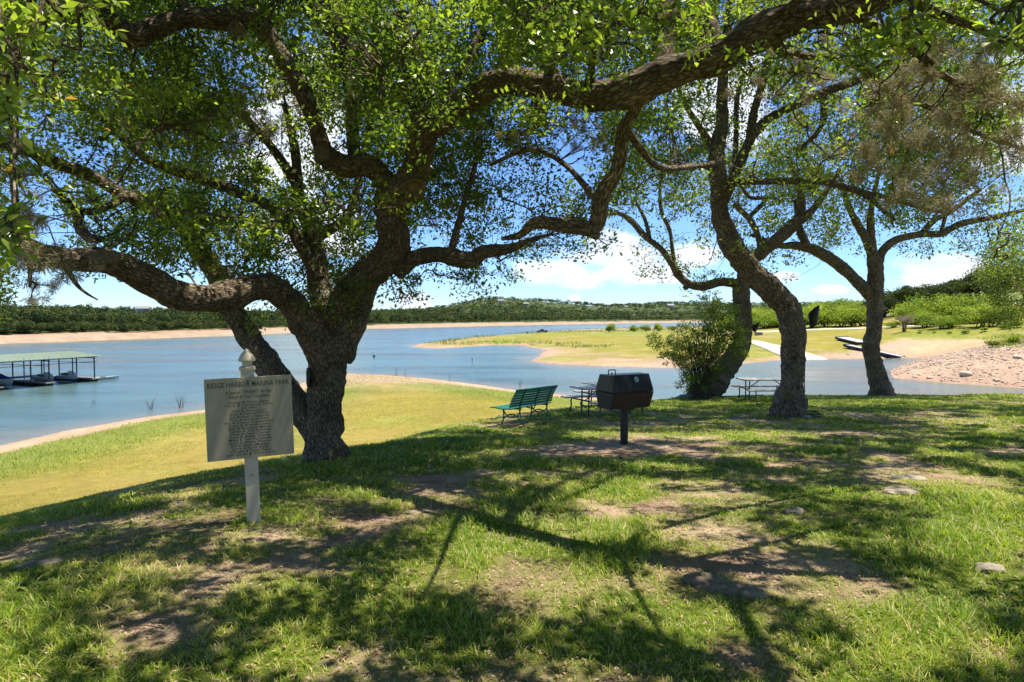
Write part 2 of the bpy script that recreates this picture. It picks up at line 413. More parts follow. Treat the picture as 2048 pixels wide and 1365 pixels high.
def bark_mat(name, dark, light, scale=1.0):
    m, nt, b, out = new_mat(name); N, L = nt.nodes, nt.links
    at = N.new('ShaderNodeAttribute'); at.attribute_name = 'bk'
    mp = N.new('ShaderNodeMapping'); mp.inputs['Scale'].default_value = (1, 1, .30); L.new(at.outputs['Vector'], mp.inputs[0])
    vo = N.new('ShaderNodeTexVoronoi'); vo.feature = 'DISTANCE_TO_EDGE'; vo.inputs['Scale'].default_value = 34 * scale
    nz = N.new('ShaderNodeTexNoise'); nz.inputs['Scale'].default_value = 22 * scale; nz.inputs['Detail'].default_value = 6; nz.inputs['Roughness'].default_value = .7
    L.new(mp.outputs[0], nz.inputs['Vector'])
    wp = N.new('ShaderNodeVectorMath'); wp.operation = 'MULTIPLY_ADD'; L.new(nz.outputs['Color'], wp.inputs[0]); wp.inputs[1].default_value = (.055, .055, .055)
    L.new(mp.outputs[0], wp.inputs[2]); L.new(wp.outputs[0], vo.inputs['Vector'])
    big = N.new('ShaderNodeTexNoise'); big.inputs['Scale'].default_value = 3.2; big.inputs['Detail'].default_value = 5; L.new(at.outputs['Vector'], big.inputs['Vector'])
    mr = N.new('ShaderNodeMapRange'); L.new(vo.outputs['Distance'], mr.inputs[0]); mr.inputs[1].default_value = .0; mr.inputs[2].default_value = .36
    h = N.new('ShaderNodeMath'); h.operation = 'MULTIPLY_ADD'; L.new(nz.outputs[0], h.inputs[0]); h.inputs[1].default_value = .8; L.new(mr.outputs[0], h.inputs[2])
    cr = N.new('ShaderNodeValToRGB'); L.new(h.outputs[0], cr.inputs[0])
    el = cr.color_ramp.elements; el[0].position = .22; el[0].color = (*[v * .45 for v in dark], 1); el[1].position = 1.25 if False else 1.0; el[1].color = (*light, 1)
    e = el.new(.6); e.color = (*dark, 1)
    tb = N.new('ShaderNodeMapRange'); L.new(big.outputs[0], tb.inputs[0]); tb.inputs[1].default_value = .3; tb.inputs[2].default_value = .7; tb.inputs[3].default_value = .7; tb.inputs[4].default_value = 1.35
    vm = N.new('ShaderNodeVectorMath'); vm.operation = 'SCALE'; L.new(cr.outputs[0], vm.inputs[0]); L.new(tb.outputs[0], vm.inputs['Scale'])
    L.new(vm.outputs[0], b.inputs['Base Color'])
    b.inputs['Roughness'].default_value = .92; b.inputs['Specular IOR Level'].default_value = .15
    bp = N.new('ShaderNodeBump'); bp.inputs['Strength'].default_value = 1.0; bp.inputs['Distance'].default_value = .035 / scale
    L.new(h.outputs[0], bp.inputs['Height']); L.new(bp.outputs[0], b.inputs['Normal'])
    return m

M_GROUND = ground_mat(); M_WATER = water_mat()
M_BARK = bark_mat('oak_bark', (.150, .110, .076), (.38, .295, .21))
M_BARK2 = bark_mat('pale_oak_bark', (.165, .122, .085), (.40, .31, .22), .8)
M_TWIG = surf('twig_bark', (.10, .075, .052), .9, .1, 30, .4, bump=0)
OAK = [(0, (.045, .075, .012)), (.3, (.090, .138, .022)), (.62, (.175, .235, .034)), (.93, (.31, .36, .05)), (1.0, (.34, .17, .05))]
M_LEAF = leaf_mat('oak_leaf', OAK, (1.6, 1.85, .9), .48)
OAK2 = [(0, (.065, .090, .018)), (.3, (.105, .16, .027)), (.65, (.19, .25, .040)), (.93, (.34, .37, .06)), (1.0, (.30, .17, .06))]
M_LEAF2 = leaf_mat('pale_oak_leaf', OAK2, (1.7, 1.8, .9), .46)
M_MOSS = leaf_mat('ball_moss_blade', [(0, (.17, .14, .08)), (.5, (.33, .29, .18)), (1, (.50, .45, .30))], (1.1, 1.05, .9), .25, .8, .15)
M_GRASS = leaf_mat('grass_blade', [(0, (.065, .135, .008)), (.35, (.175, .275, .017)), (.62, (.33, .385, .042)), (.85, (.48, .44, .15)), (1, (.64, .50, .28))],
                   (1.5, 1.6, .8), .38, .5, .3)
M_LITTER = leaf_mat('dry_leaf', [(0, (.18, .10, .06)), (.5, (.38, .25, .16)), (1, (.50, .38, .26))], (1, 1, 1), .15, .8, .2)
M_MESQ = leaf_mat('mesquite_leaf', [(0, (.11, .17, .018)), (.5, (.22, .30, .035)), (1, (.33, .39, .06))], (1.5, 1.5, .8), .35, .6, .2)
M_FAROAK = leaf_mat('far_oak_leaf', [(0, (.020, .034, .013)), (.5, (.050, .076, .022)), (1, (.13, .155, .042))], (1.2, 1.3, .8), .25, .7, .15)
M_BUSH = leaf_mat('bush_leaf', [(0, (.055, .10, .018)), (.55, (.14, .21, .03)), (.85, (.21, .23, .04)), (1, (.36, .33, .08))], (1.5, 1.6, .8), .38, .5, .3)
M_DRYBUSH = leaf_mat('dry_twig_tip', [(0, (.16, .10, .09)), (.5, (.25, .17, .15)), (1, (.33, .27, .2))], (1, 1, 1), .2, .8, .1)
M_STONE = surf('limestone', (.26, .225, .175), .9, .2, 11, .5, bump=.8)
M_ROCK = surf('bank_rock', (.52, .41, .31), .9, .2, 5, .35, bump=.6)
# ------------------------------------------------------------------ the ground sheet
def grassiness(x, y):
    """0 = bare soil, 1 = thick turf on the hill top"""
    g = .68 + .85 * n2(x, y, .55, 4, 21) + .95 * n2(x, y, 2.4, 3, 22)
    px, py, d = project(np.stack([x, y, np.maximum(-SLOPE * y, -3)], -1))
    for (cx, cy_, rx, ry, s) in [(860, 965, 95, 26, .9), (790, 1045, 110, 28, .8), (1090, 905, 150, 16, .8), (1255, 897, 95, 16, 1.2), (1340, 905, 70, 14, .7),
                                 (1000, 945, 90, 12, .6), (300, 1255, 120, 30, .8), (1600, 1130, 140, 22, .6), (930, 1010, 70, 14, .5), (1480, 1310, 90, 30, .6),
                                 (1680, 868, 120, 10, .8), (1200, 1020, 130, 18, .4), (980, 1180, 120, 26, .35), (690, 1085, 70, 16, .7), (1560, 850, 60, 10, .6),
                                 (2020, 905, 60, 12, .5), (1800, 935, 80, 8, .4), (1420, 1130, 90, 16, .5), (60, 1110, 50, 12, .4), (1150, 1075, 60, 14, .4)]:
        g = g - s * np.exp(-(((px - cx) / rx) ** 2 + ((py - cy_) / ry) ** 2))
    for (cx, cy_, rx, ry, s) in [(820, 905, 160, 20, .4), (560, 1000, 160, 50, .5), (150, 1180, 200, 60, .3), (1150, 1270, 260, 60, .5), (1950, 1050, 160, 60, .5),
                                 (1750, 1250, 200, 60, .35), (1180, 975, 90, 20, .6), (1700, 1000, 200, 30, .4), (1650, 810, 400, 14, .5), (960, 870, 90, 14, .5), (60, 1330, 200, 60, .3)]:
        g = g + s * np.exp(-(((px - cx) / rx) ** 2 + ((py - cy_) / ry) ** 2))
    return np.clip(g, 0, 1)

def mixc(a, b, t): return a * (1 - t[:, None]) + np.asarray(b)[None, :] * t[:, None]
def build_ground():
    az = np.concatenate([np.arange(-180, -52, 2.5), np.arange(-52, 52, .14), np.arange(52, 180, 2.5)]) * math.pi / 180
    R = np.concatenate([np.linspace(.4, 2.0, 6, endpoint=False), np.geomspace(2.0, 30, 330, endpoint=False), np.geomspace(30, 1300, 330, endpoint=False), np.geomspace(1300, 8500, 60)])
    A, RR = np.meshgrid(az, R); x = (RR * np.sin(A)).ravel(); y = (RR * np.cos(A)).ravel()
    z, sa, sb, sc, sm, rocky, zB = ground(x, y, True)
    z = z - 0.0
    # colours
    n_a = n2(x, y, .25, 4, 31); n_b = n2(x, y, .045, 4, 32); n_c = n2(x, y, 1.3, 3, 33)
    soil = np.array([.43, .315, .205]); sand = np.array([.37, .262, .165]); red = np.array([.42, .235, .14])
    lawn = np.array([.225, .178, .034]); green = np.array([.13, .17, .03]); olive = np.array([.20, .20, .040])
    C = np.tile(sand, (len(x), 1))
    # near land
    inA = sa > 0
    ca = np.tile(lawn, (len(x), 1))
    ca = mixc(ca, (.265, .20, .066), np.clip(.35 + 1.2 * n_b, 0, 1)); ca = mixc(ca, olive, np.clip(.1 + 1.5 * n_a, 0, .8))
    edge = sstep(2.5, 4.2, sa + 1.5 * n_a) * sstep(13, 7, sa + 2 * n_a); ca = mixc(ca, green * 1.05, edge * .75)
    ca = mixc(ca, sand, sstep(4.2, 2.6, sa + 1.2 * n_a + 6 * n_b * (x > -20))); 
    wide = np.exp(-(((x + 16) / 14) ** 2 + ((y - 76) / 11) ** 2)); ca = mixc(ca, sand * .95, np.clip(wide * 1.6 + .4 * n_a - .2, 0, 1) * (sm > 10))
    ca = mixc(ca, (.30, .21, .14), sstep(.9, .2, sa))
    g = grassiness(x, y)
    gt = np.tile(soil, (len(x), 1)); gt = mixc(gt, (.25, .165, .11), np.clip(.4 + 1.6 * n_c, 0, 1)); gt = mixc(gt, (.40, .30, .20), np.clip(1.4 * n2(x, y, 4., 2, 34), 0, 1))
    gt = mixc(gt, (.13, .165, .026), np.clip(g * 1.15, 0, 1))
    hilltop = sstep(5.0, 1.2, sm + 1.5 * n_a)
    ca = ca * (1 - hilltop[:, None]) + gt * hilltop[:, None]
    C = np.where(inA[:, None], ca, C)
    # peninsula and right bank
    a = x / np.maximum(y, 1)
    cb = np.tile(np.array([.215, .190, .030]), (len(x), 1))
    cb = mixc(cb, (.17, .205, .03), np.clip(.25 + 1.8 * n_b, 0, 1)); cb = mixc(cb, (.32, .25, .12), np.clip(1.5 * n_a - .1, 0, .6))
    gl = np.interp(a, [-.3, .05, .3, .45, .56, .62, .8], [-5.65, -5.7, -5.72, -5.7, -5.15, -2.9, -2.3])
    sandm = sstep(.35, -.25, zB - gl + .45 * n_a + .5 * n_b)
    sc_b = mixc(np.tile(np.array([.36, .26, .175]), (len(x), 1)), (.36, .25, .17), np.clip(.5 + 1.6 * n_c, 0, 1))
    sc_b = mixc(sc_b, (.47, .31, .15), np.clip(n_b * 2 + .1, 0, .6) * rocky)
    sc_b = mixc(sc_b, red, np.exp(-(((x + 2) / 22) ** 2 + ((y - 160) / 26) ** 2)) * .8)
    sc_b = mixc(sc_b, (.33, .21, .14), sstep(1.6, .3, sb))
    cb = cb * (1 - sandm[:, None]) + sc_b * sandm[:, None]
    cb = mixc(cb, (.13, .16, .045), sstep(190, 240, y + 20 * n_b) * sstep(.38, .45, a) * .8)
    cb = mixc(cb, (.30, .25, .13), sstep(270, 330, y) * sstep(.4, .3, a))
    C = np.where((sb > 0)[:, None] & (zB > WZ)[:, None], cb, C)
    # far shore
    cc = np.tile(np.array([.06, .08, .028]), (len(x), 1))
    cc = mixc(cc, (.40, .33, .25), np.clip(n2(x, y, 1 / 90., 4, 35) * 3 - 1.15, 0, .8))
    cc = mixc(cc, (.31, .23, .155), sstep(15, 9, sc + 8 * n_b)); cc = mixc(cc, (.34, .21, .13), sstep(5, 9, sc) * sstep(13, 9, sc) * np.clip(.4 + 2 * n_b, 0, 1))
    C = np.where((sc > 0)[:, None], cc, C)
    C = np.where((z < WZ + .02)[:, None], np.array([.30, .22, .15])[None], C)
    nr, na = len(R), len(az)
    I = np.arange(nr * na).reshape(nr, na); In = np.roll(I, -1, axis=1)
    Q = np.stack([I[:-1].ravel(), In[:-1].ravel(), In[1:].ravel(), I[1:].ravel()], 1)
    Q = Q[:, ::-1]
    V = np.stack([x, y, z], 1)
    # close the small hole under the camera
    V = np.vstack([V, [[0, 0, gz(0, 0)]]]); C = np.vstack([C, C[:1]]); c = len(V) - 1
    fan = np.stack([I[0], In[0], np.full(na, c), np.full(na, c)], 1)
    keep = fan[::2]; fan = np.stack([I[0][::2], I[0][(np.arange(0, na, 2) + 1) % na], I[0][(np.arange(0, na, 2) + 2) % na], np.full(len(keep), c)], 1)[:, ::-1]
    if na % 2: fan[-1] = [c, I[0][0], I[0][0], I[0][-1]][:4]; fan = fan[:-1]
    Q = np.vstack([Q, fan])
    o = np_mesh('ground', V, Q, M_GROUND, smooth=True, colors={'alb': C})
    tag(o, 'grassy park ground falling to sandy shores and wooded hills', 'ground', kind='structure')
build_ground()

def build_water():
    az = np.concatenate([np.arange(-180, -50, 4), np.arange(-50, 50, .4), np.arange(50, 180, 4)]) * math.pi / 180
    R = np.concatenate([[18], np.geomspace(20, 1400, 330), [2500, 5000, 9000]])
    A, RR = np.meshgrid(az, R); x = (RR * np.sin(A)).ravel(); y = (RR * np.cos(A)).ravel()
    z, sa, sb, sc, sm, rk, zB = ground(x, y, True)
    near = np.minimum(np.abs(sa), np.abs(sb)) + 2.2 * n2(x, y, .2, 3, 41)
    sh = np.clip(1 - near / 5.0, 0, 1) * .75
    sh = np.maximum(sh, .42 * sstep(.25, .5, x / np.maximum(y, 1)) * sstep(150, 110, y) * (1 + .3 * n2(x, y, .05, 3, 42)))
    nr, na = len(R), len(az); I = np.arange(nr * na).reshape(nr, na); In = np.roll(I, -1, axis=1)
    Q = np.stack([I[:-1].ravel(), In[:-1].ravel(), In[1:].ravel(), I[1:].ravel()], 1)[:, ::-1]
    o = np_mesh('lake_water', np.stack([x, y, np.full(len(x), WZ)], 1), Q, M_WATER, attrs={'shallow': sh})
    tag(o, 'rippled blue green lake water between the shores', 'water', kind='structure')
build_water()

def strip(name, left, right, mat, label, cat, off=.03, n=40):
    """a paved strip draped on the terrain between two edges given as ground points"""
    L_ = np.array(left, float); R_ = np.array(right, float)
    t = np.linspace(0, 1, n)
    def rs(p): s = np.linspace(0, 1, len(p)); return np.stack([np.interp(t, s, p[:, i]) for i in range(2)], 1)
    L_, R_ = rs(L_), rs(R_); V = []
    for k in np.linspace(0, 1, 9):
        q = L_ * (1 - k) + R_ * k; V.append(np.stack([q[:, 0], q[:, 1], ground(q[:, 0], q[:, 1]) + off], 1))
    V = np.array(V); z = V[..., 2]; z[:] = z.max(axis=0)[None, :] * .7 + z * .3 if False else z
    m = V.shape[0]; I = np.arange(m * n).reshape(m, n)
    Q = np.stack([I[:-1, :-1].ravel(), I[1:, :-1].ravel(), I[1:, 1:].ravel(), I[:-1, 1:].ravel()], 1)
    # thickness skirt
    top = V.reshape(-1, 3); bot = top - [0, 0, .25]
    edge = np.concatenate([I[0], I[1:, -1], I[-1, -2::-1], I[-2:0:-1, 0]]); e2 = np.roll(edge, -1); b = len(top)
    Q = np.vstack([Q, np.stack([edge, e2, e2 + b, edge + b], 1)])
    o = np_mesh(name, np.vstack([top, bot]), Q, mat); return tag(o, label, cat, kind='structure')
M_CONC = surf('boat_ramp_concrete', (.50, .41, .32), .9, .2, .5, .15, bump=.1)
M_ROAD = surf('pale_gravel_road', (.50, .45, .34), .95, .1, .6, .15, bump=.1)
HH = lambda *q: [tuple(hit(*p)[:2]) for p in q]
strip('boat_ramp', HH((1493, 684), (1518, 694), (1545, 706), (1562, 713)) + [tuple(np.array(WP(1600, 726)))],
      HH((1507, 681), (1560, 692), (1610, 706), (1650, 717)) + [tuple(np.array(WP(1700, 727)))], M_CONC, 'pale concrete boat ramp running down into the cove', 'boat ramp', .12)
strip('gravel_road', HH((1440, 667), (1500, 664.5), (1560, 661.5), (1640, 658.5), (1740, 655.5), (1900, 652)), HH((1440, 669.5), (1500, 667), (1560, 664), (1640, 660.5), (1740, 657.2), (1900, 653.5)),
      M_ROAD, 'pale gravel road crossing behind the far lawn', 'road', .10, 90)

# ------------------------------------------------------------------ leaf, tube and branch builders
def norm(v): return v / (np.linalg.norm(v, axis=-1, keepdims=True) + 1e-9)
def leaves(C, dirs, L, W, fold=.25, ups=None):
    """one pointed leaf (rhombus bent about its midrib) per row; returns V, Q"""
    n = len(C); u = norm(dirs)
    if ups is None: ups = rng.normal(size=(n, 3)) * .7 + [0, 0, .8]
    s = norm(np.cross(u, ups)); nn = norm(np.cross(s, u))
    L = np.broadcast_to(L, (n,))[:, None]; W = np.broadcast_to(W, (n,))[:, None]
    a = C; b = C + u * L * .55 + s * W * .5 + nn * W * fold; c = C + u * L; d = C + u * L * .55 - s * W * .5 + nn * W * fold
    # as two planes via 4 verts: quad (non planar gives the fold)
    V = np.stack([a, b, c, d], 1).reshape(-1, 3); Q = np.arange(4 * n).reshape(n, 4); return V, Q

def catmull(pts, rad, step):
    pts = np.asarray(pts, float); rad = np.asarray(rad, float); n = len(pts)
    if n < 3:
        m = max(3, int(np.linalg.norm(pts[-1] - pts[0]) / step)); t = np.linspace(0, 1, m)[:, None]
        return pts[0] * (1 - t) + pts[-1] * t, np.interp(t[:, 0], [0, 1], [rad[0], rad[-1]])
    E = np.vstack([2 * pts[0] - pts[1], pts, 2 * pts[-1] - pts[-2]]); out = []; ro = []
    for i in range(n - 1):
        p0, p1, p2, p3 = E[i:i + 4]; m = max(2, int(np.linalg.norm(p2 - p1) / step))
        t = np.linspace(0, 1, m, endpoint=False)[:, None]
        out.append(.5 * ((2 * p1) + (-p0 + p2) * t + (2 * p0 - 5 * p1 + 4 * p2 - p3) * t ** 2 + (-p0 + 3 * p1 - 3 * p2 + p3) * t ** 3))
        tt = t[:, 0]; tt = tt * tt * (3 - 2 * tt); ro.append(rad[i] * (1 - tt) + rad[i + 1] * tt)
    out.append(pts[-1:]); ro.append(rad[-1:]); return np.vstack(out), np.concatenate(ro)

def tube_np(C, R, segs, rough=.0, seed=0.0, flare=None):
    """tube along centreline C with radii R -> V, Q, bark coordinates"""
    n = len(C); T = norm(np.gradient(C, axis=0)); U = np.zeros_like(C)
    u = np.cross(T[0], [0, 0, 1.0]); 
    if np.linalg.norm(u) < .1: u = np.cross(T[0], [1.0, 0, 0])
    u /= np.linalg.norm(u)
    for i in range(n):
        u = u - T[i] * np.dot(u, T[i]); u /= np.linalg.norm(u) + 1e-9; U[i] = u
    W = np.cross(T, U); an = np.linspace(0, 2 * math.pi, segs, endpoint=False)
    ca, sa_ = np.cos(an), np.sin(an)
    dirv = U[:, None] * ca[None, :, None] + W[:, None] * sa_[None, :, None]
    rr = R[:, None] * np.ones(segs)[None]
    s = np.concatenate([[0], np.cumsum(np.linalg.norm(np.diff(C, axis=0), axis=1))])
    if rough > 0:
        base = (C[:, None] + dirv * R[:, None, None]).reshape(-1, 3) + seed
        k = fbm(base * 5.5, 3).reshape(n, segs) * .22 + fbm(base * 1.7, 2).reshape(n, segs) * .20
        bkc = np.stack([np.repeat(ca[None], n, 0) * R[:, None] * 16, np.repeat(sa_[None], n, 0) * R[:, None] * 16, np.repeat(s[:, None], segs, 1) * 4.5], -1).reshape(-1, 3) + seed
        ridge = (1 - np.abs(fbm(bkc * 1.5, 2)) * 2.2).reshape(n, segs)
        rr = rr * (1 + rough * k) + np.minimum(.014, R[:, None] * .08) * ridge * rough
    if flare is not None: rr = rr * flare(s[:, None], an[None, :])
    V = (C[:, None] + dirv * rr[..., None]).reshape(-1, 3)
    bk = np.stack([np.repeat(ca[None], n, 0) * R[:, None], np.repeat(sa_[None], n, 0) * R[:, None], np.repeat(s[:, None], segs, 1)], -1).reshape(-1, 3) + [seed, 0, 0]
    I = np.arange(n * segs).reshape(n, segs); In = np.roll(I, -1, axis=1)
    Q = np.stack([I[:-1].ravel(), In[:-1].ravel(), In[1:].ravel(), I[1:].ravel()], 1)
    return V, Q, bk

class Acc:
    def __init__(s): s.V = []; s.Q = []; s.X = []; s.n = 0
    def add(s, V, Q, X): s.V.append(V); s.Q.append(Q + s.n); s.X.append(X); s.n += len(V)
    def get(s): return np.vstack(s.V), np.vstack(s.Q), (np.vstack(s.X) if s.X[0].ndim > 1 else np.concatenate(s.X))

class Tree:
    def __init__(s, name, base, label, bark, leafm, cat='tree', group=None):
        s.name, s.base, s.bark, s.leafm = name, np.array(base, float), bark, leafm
        s.root = empty(name, base, label=label, cat=cat, group=group)
        s.wood = Acc(); s.leaf = Acc(); s.nodes = []; s.noder = []; s.bare = []
    def limb(s, pts, rough=1.0, base=False, minseg=8, bare=True):
        s.bare.append(bare)
        """pts: (px, py, half width in px, depth)"""
        C = np.array([P(a, b, d) for a, b, r, d in pts]); R = np.array([r * .93 * d / F for a, b, r, d in pts])
        s.limb3(C, R, rough, base, minseg)
    def limb3(s, C, R, rough=1.0, base=False, minseg=8):
        if base: 
            C = np.vstack([C[0] - [0, 0, .35], C]); R = np.concatenate([[R[0] * 1.25], R])
        Cc, Rr = catmull(C, R, max(.025, min(.10, np.min(R) * .5)))
        segs = int(np.clip(2 * math.pi * np.max(R) / .028, minseg, 84))
        fl = None
        if base:
            ph = rng.uniform(0, 6.28)
            def fl(S, A, ph=ph): 
                k = np.exp(-np.maximum(S - .3, 0) / .28)
                return 1 + k * (.10 + .12 * np.cos(A * 4 + ph) + .07 * np.cos(A * 7 + 2 * ph))
        V, Q, bk = tube_np(Cc, Rr, segs, rough, rng.uniform(0, 50), fl)
        s.wood.add(V, Q, bk)
        cap = Cc[-1]  # close the tip
        m = len(V); V2 = np.vstack([V[-segs:], [cap]]); I = np.arange(segs)
        Qc = np.stack([I[::2], (I[::2] + 1) % segs, (I[::2] + 2) % segs, np.full(len(I[::2]), segs)], 1)
        s.wood.add(V2, Qc, np.vstack([bk[-segs:], bk[-1:]]))
        st = max(1, int(.12 / (np.linalg.norm(Cc[1] - Cc[0]) + 1e-6)))
        s.nodes.append(Cc[::st]); s.noder.append(Rr[::st])
    def twig(s, a, b, r0, r1, segs=4, n=5, wig=.12):
        a = np.asarray(a); b = np.asarray(b); d = np.linalg.norm(b - a)
        t = np.linspace(0, 1, n)[:, None]; w = (rng.normal(size=(1, 3)) * np.sin(t * math.pi) + rng.normal(size=(1, 3)) * .6 * np.sin(t * 2 * math.pi) + rng.normal(size=(1, 3)) * .35 * np.sin(t * 3 * math.pi)) * wig * d
        sag = np.array([0, 0, 1.0]) * d * .10 * np.sin(t * math.pi)
        C = a * (1 - t) + b * t + w + sag; V, Q, bk = tube_np(C, np.linspace(r0, r1, n), segs, 0, rng.uniform(0, 50)); s.wood.add(V, Q, bk); return C
    def finish(s):
        b = s.base
        if s.wood.n:
            V, Q, X = s.wood.get(); o = np_mesh('trunk', V - b, Q, s.bark, s.root, vecs={'bk': X}, smooth=True); s.trunk = o
        if s.leaf.n:
            V, Q, X = s.leaf.get(); o = np_mesh('crown', V - b, Q, s.leafm, s.root, attrs={'tint': X}); s.crown = o
            print('crown', s.name, len(Q))
        return s

def cluster_leaves(C, R, n, L, W, tintc):
    """n leaves in each cluster: C (k,3), R (k,), tint centre (k,)"""
    k = len(C); tot = k * n
    off = rng.normal(size=(tot, 3)); off = off / (np.linalg.norm(off, axis=1, keepdims=True)) * (rng.uniform(0, 1, (tot, 1)) ** .45)
    off[:, 2] *= .75
    cc = np.repeat(C, n, 0); rr = np.repeat(R, n)[:, None]
    pos = cc + off * rr
    d = off * .9 + rng.normal(size=(tot, 3)) * .55 + [0, 0, .12]
    sz = rng.uniform(.55, 1.35, tot)
    V, Q = leaves(pos, d, L * sz, W * sz)
    tint = np.repeat(tintc, n) + rng.normal(size=tot) * .16
    tint = np.clip(tint, 0, .93); tint[rng.uniform(size=tot) < .006] = 1.0
    return V, Q, np.repeat(tint, 4)

def blob_crown(n, radii, size, lobes=9, hollow=.55):
    """card cloud of a generic crown centred at the origin: lumpy, with gaps"""
    lc = rng.normal(size=(lobes, 3)); lc = norm(lc) * rng.uniform(.2, .85, (lobes, 1)); lc[:, 2] = np.abs(lc[:, 2]) * .9 - .15
    lr = rng.uniform(.17, .50, lobes)
    w = rng.integers(0, lobes, n); o = norm(rng.normal(size=(n, 3))) * (rng.uniform(hollow, 1, (n, 1)))
    o[:, 2] *= .8
    p = lc[w] + o * lr[w][:, None]
    p = p * np.asarray(radii)[None]
    V, Q = leaves(p, o + rng.normal(size=(n, 3)) * .8, size * rng.uniform(.6, 1.3, n), size * .6)
    t = np.clip(.5 + .22 * rng.normal(size=lobes)[w] + .14 * rng.normal(size=n), 0, 1)
    return V, Q, np.repeat(t, 4)
# ------------------------------------------------------------------ the oaks
def base_at(px, py):
    x, y = plane_pt(px, py); return np.array([x, y, gz(x, y)])
bM = base_at(650, 912)
oak = Tree('oak_tree', bM, 'huge spreading oak with low arching limbs, forked trunk standing behind the park sign', M_BARK, M_LEAF, group='oak trees on the lake bank')
D0 = bM[1]
oak.limb([(650, 908, 40, D0), (649, 870, 38, D0), (650, 820, 36, D0), (654, 760, 36, D0), (655, 715, 38, D0), (652, 675, 38, D0), (650, 640, 28, D0), (644, 600, 25, D0 + .1), (636, 540, 20, D0 + .3),
          (622, 470, 15, D0 + .5), (598, 390, 12, D0 + .8), (590, 300, 9, D0 + 1.0), (570, 210, 6, D0 + 1.2)], base=True)
oak.limb([(640, 868, 34, D0 + .05), (608, 825, 32, D0 + .1), (578, 785, 28, D0 + .3), (540, 735, 27, D0 + .5), (505, 685, 25, D0 + .7), (470, 630, 22, D0 + .8), (440, 570, 19, D0 + .9), (405, 505, 17, D0 + 1.0),
          (352, 440, 15, D0 + 1.0), (300, 415, 13, D0 + .9), (248, 390, 12, D0 + .8), (181, 352, 13, D0 + .5), (119, 329, 13, D0), (62, 305, 12, D0 - .4), (-20, 285, 9, D0 - .8), (-120, 250, 5, D0 - 1)])
oak.bare[-1] = False; oak.bare[0] = False
oak.limb([(655, 715, 36, D0 - .1), (626, 672, 33, D0 - .3), (597, 628, 28, D0 - .55), (572, 596, 29, D0 - .8), (535, 575, 28, D0 - 1.1), (490, 580, 30, D0 - 1.5), (455, 592, 31, D0 - 1.8), (400, 598, 29, D0 - 2.2), (350, 588, 29, D0 - 2.5),
          (300, 562, 28, D0 - 2.8), (250, 536, 28, D0 - 3.1), (195, 520, 27, D0 - 3.4), (130, 520, 24, D0 - 3.7), (60, 500, 22, D0 - 4.0), (0, 470, 20, D0 - 4.2), (-110, 430, 16, D0 - 4.5), (-260, 400, 9, D0 - 4.8)])
# right part of the fork and the great limb
oak.limb([(672, 712, 32, D0 - .05), (700, 655, 28, D0 - .1), (718, 612, 25, D0 - .15), (732, 585, 22, D0 - .2), (745, 560, 20, D0 - .25)])
oak.limb([(672, 665, 30, D0), (684, 618, 33, D0 - .1), (705, 585, 35, D0 - .2), (740, 548, 35, D0 - .3), (778, 512, 34, D0 - .4), (792, 475, 31, D0 - .5), (782, 435, 29, D0 - .55), (785, 400, 33, D0 - .6), (812, 372, 31, D0 - .7),
          (835, 335, 30, D0 - .8), (842, 295, 30, D0 - .9), (852, 258, 33, D0 - 1.1), (890, 228, 32, D0 - 1.4), (930, 200, 28, D0 - 1.7), (985, 170, 27, D0 - 2.1), (1040, 165, 28, D0 - 2.5), (1103, 172, 29, D0 - 2.9),
          (1158, 190, 29, D0 - 3.2), (1213, 190, 29, D0 - 3.5), (1268, 180, 33, D0 - 3.8), (1322, 152, 32, D0 - 4.0), (1385, 132, 30, D0 - 4.2), (1450, 108, 33, D0 - 4.4), (1512, 68, 34, D0 - 4.5), (1574, 40, 32, D0 - 4.6),
          (1656, 24, 27, D0 - 4.7), (1738, 6, 25, D0 - 4.8), (1830, -25, 22, D0 - 4.9), (1980, -90, 17, D0 - 5.0), (2200, -200, 9, D0 - 5.0)])
oak.limb([(790, 415, 27, D0 - .6), (778, 385, 22, D0 - .6), (762, 350, 21, D0 - .65), (726, 331, 21, D0 - .7), (688, 332, 22, D0 - .8), (656, 314, 22, D0 - .9), (640, 285, 18, D0 - 1.0), (630, 245, 18, D0 - 1.1), (609, 190, 19, D0 - 1.2),
          (580, 138, 18, D0 - 1.3), (545, 88, 19, D0 - 1.4), (519, 45, 21, D0 - 1.5), (484, 30, 25, D0 - 1.6), (450, 38, 22, D0 - 1.7), (410, 37, 18, D0 - 1.8), (371, 38, 17, D0 - 1.9), (310, 54, 19, D0 - 2.1), (267, 74, 21, D0 - 2.3),
          (238, 52, 17, D0 - 2.4), (190, 19, 14, D0 - 2.5), (140, -10, 12, D0 - 2.6), (40, -70, 8, D0 - 2.8)])
oak.limb([(795, 545, 18, D0 - .3), (822, 523, 16, D0 - .4), (862, 509, 17, D0 - .5), (903, 513, 18, D0 - .6), (943, 521, 18, D0 - .7), (968, 505, 15, D0 - .8), (1024, 497, 9, D0 - .9), (1060, 480, 5, D0 - 1.0), (1100, 470, 3, D0 - 1.1)])
oak.limb([(1280, 190, 20, D0 - 3.8), (1266, 228, 13, D0 - 3.7), (1246, 258, 13, D0 - 3.6), (1240, 310, 13, D0 - 3.4), (1231, 345, 13, D0 - 3.3), (1217, 368, 15, D0 - 3.2), (1202, 400, 16, D0 - 3.1), (1198, 432, 18, D0 - 3.0), (1182, 456, 17, D0 - 2.9),
          (1130, 452, 14, D0 - 2.7), (1072, 446, 11, D0 - 2.5), (1040, 470, 7, D0 - 2.3), (1005, 478, 4, D0 - 2.1)])
oak.limb([(1180, 450, 14, D0 - 2.95), (1190, 468, 11, D0 - 3.0), (1196, 474, 8, D0 - 3.02)])
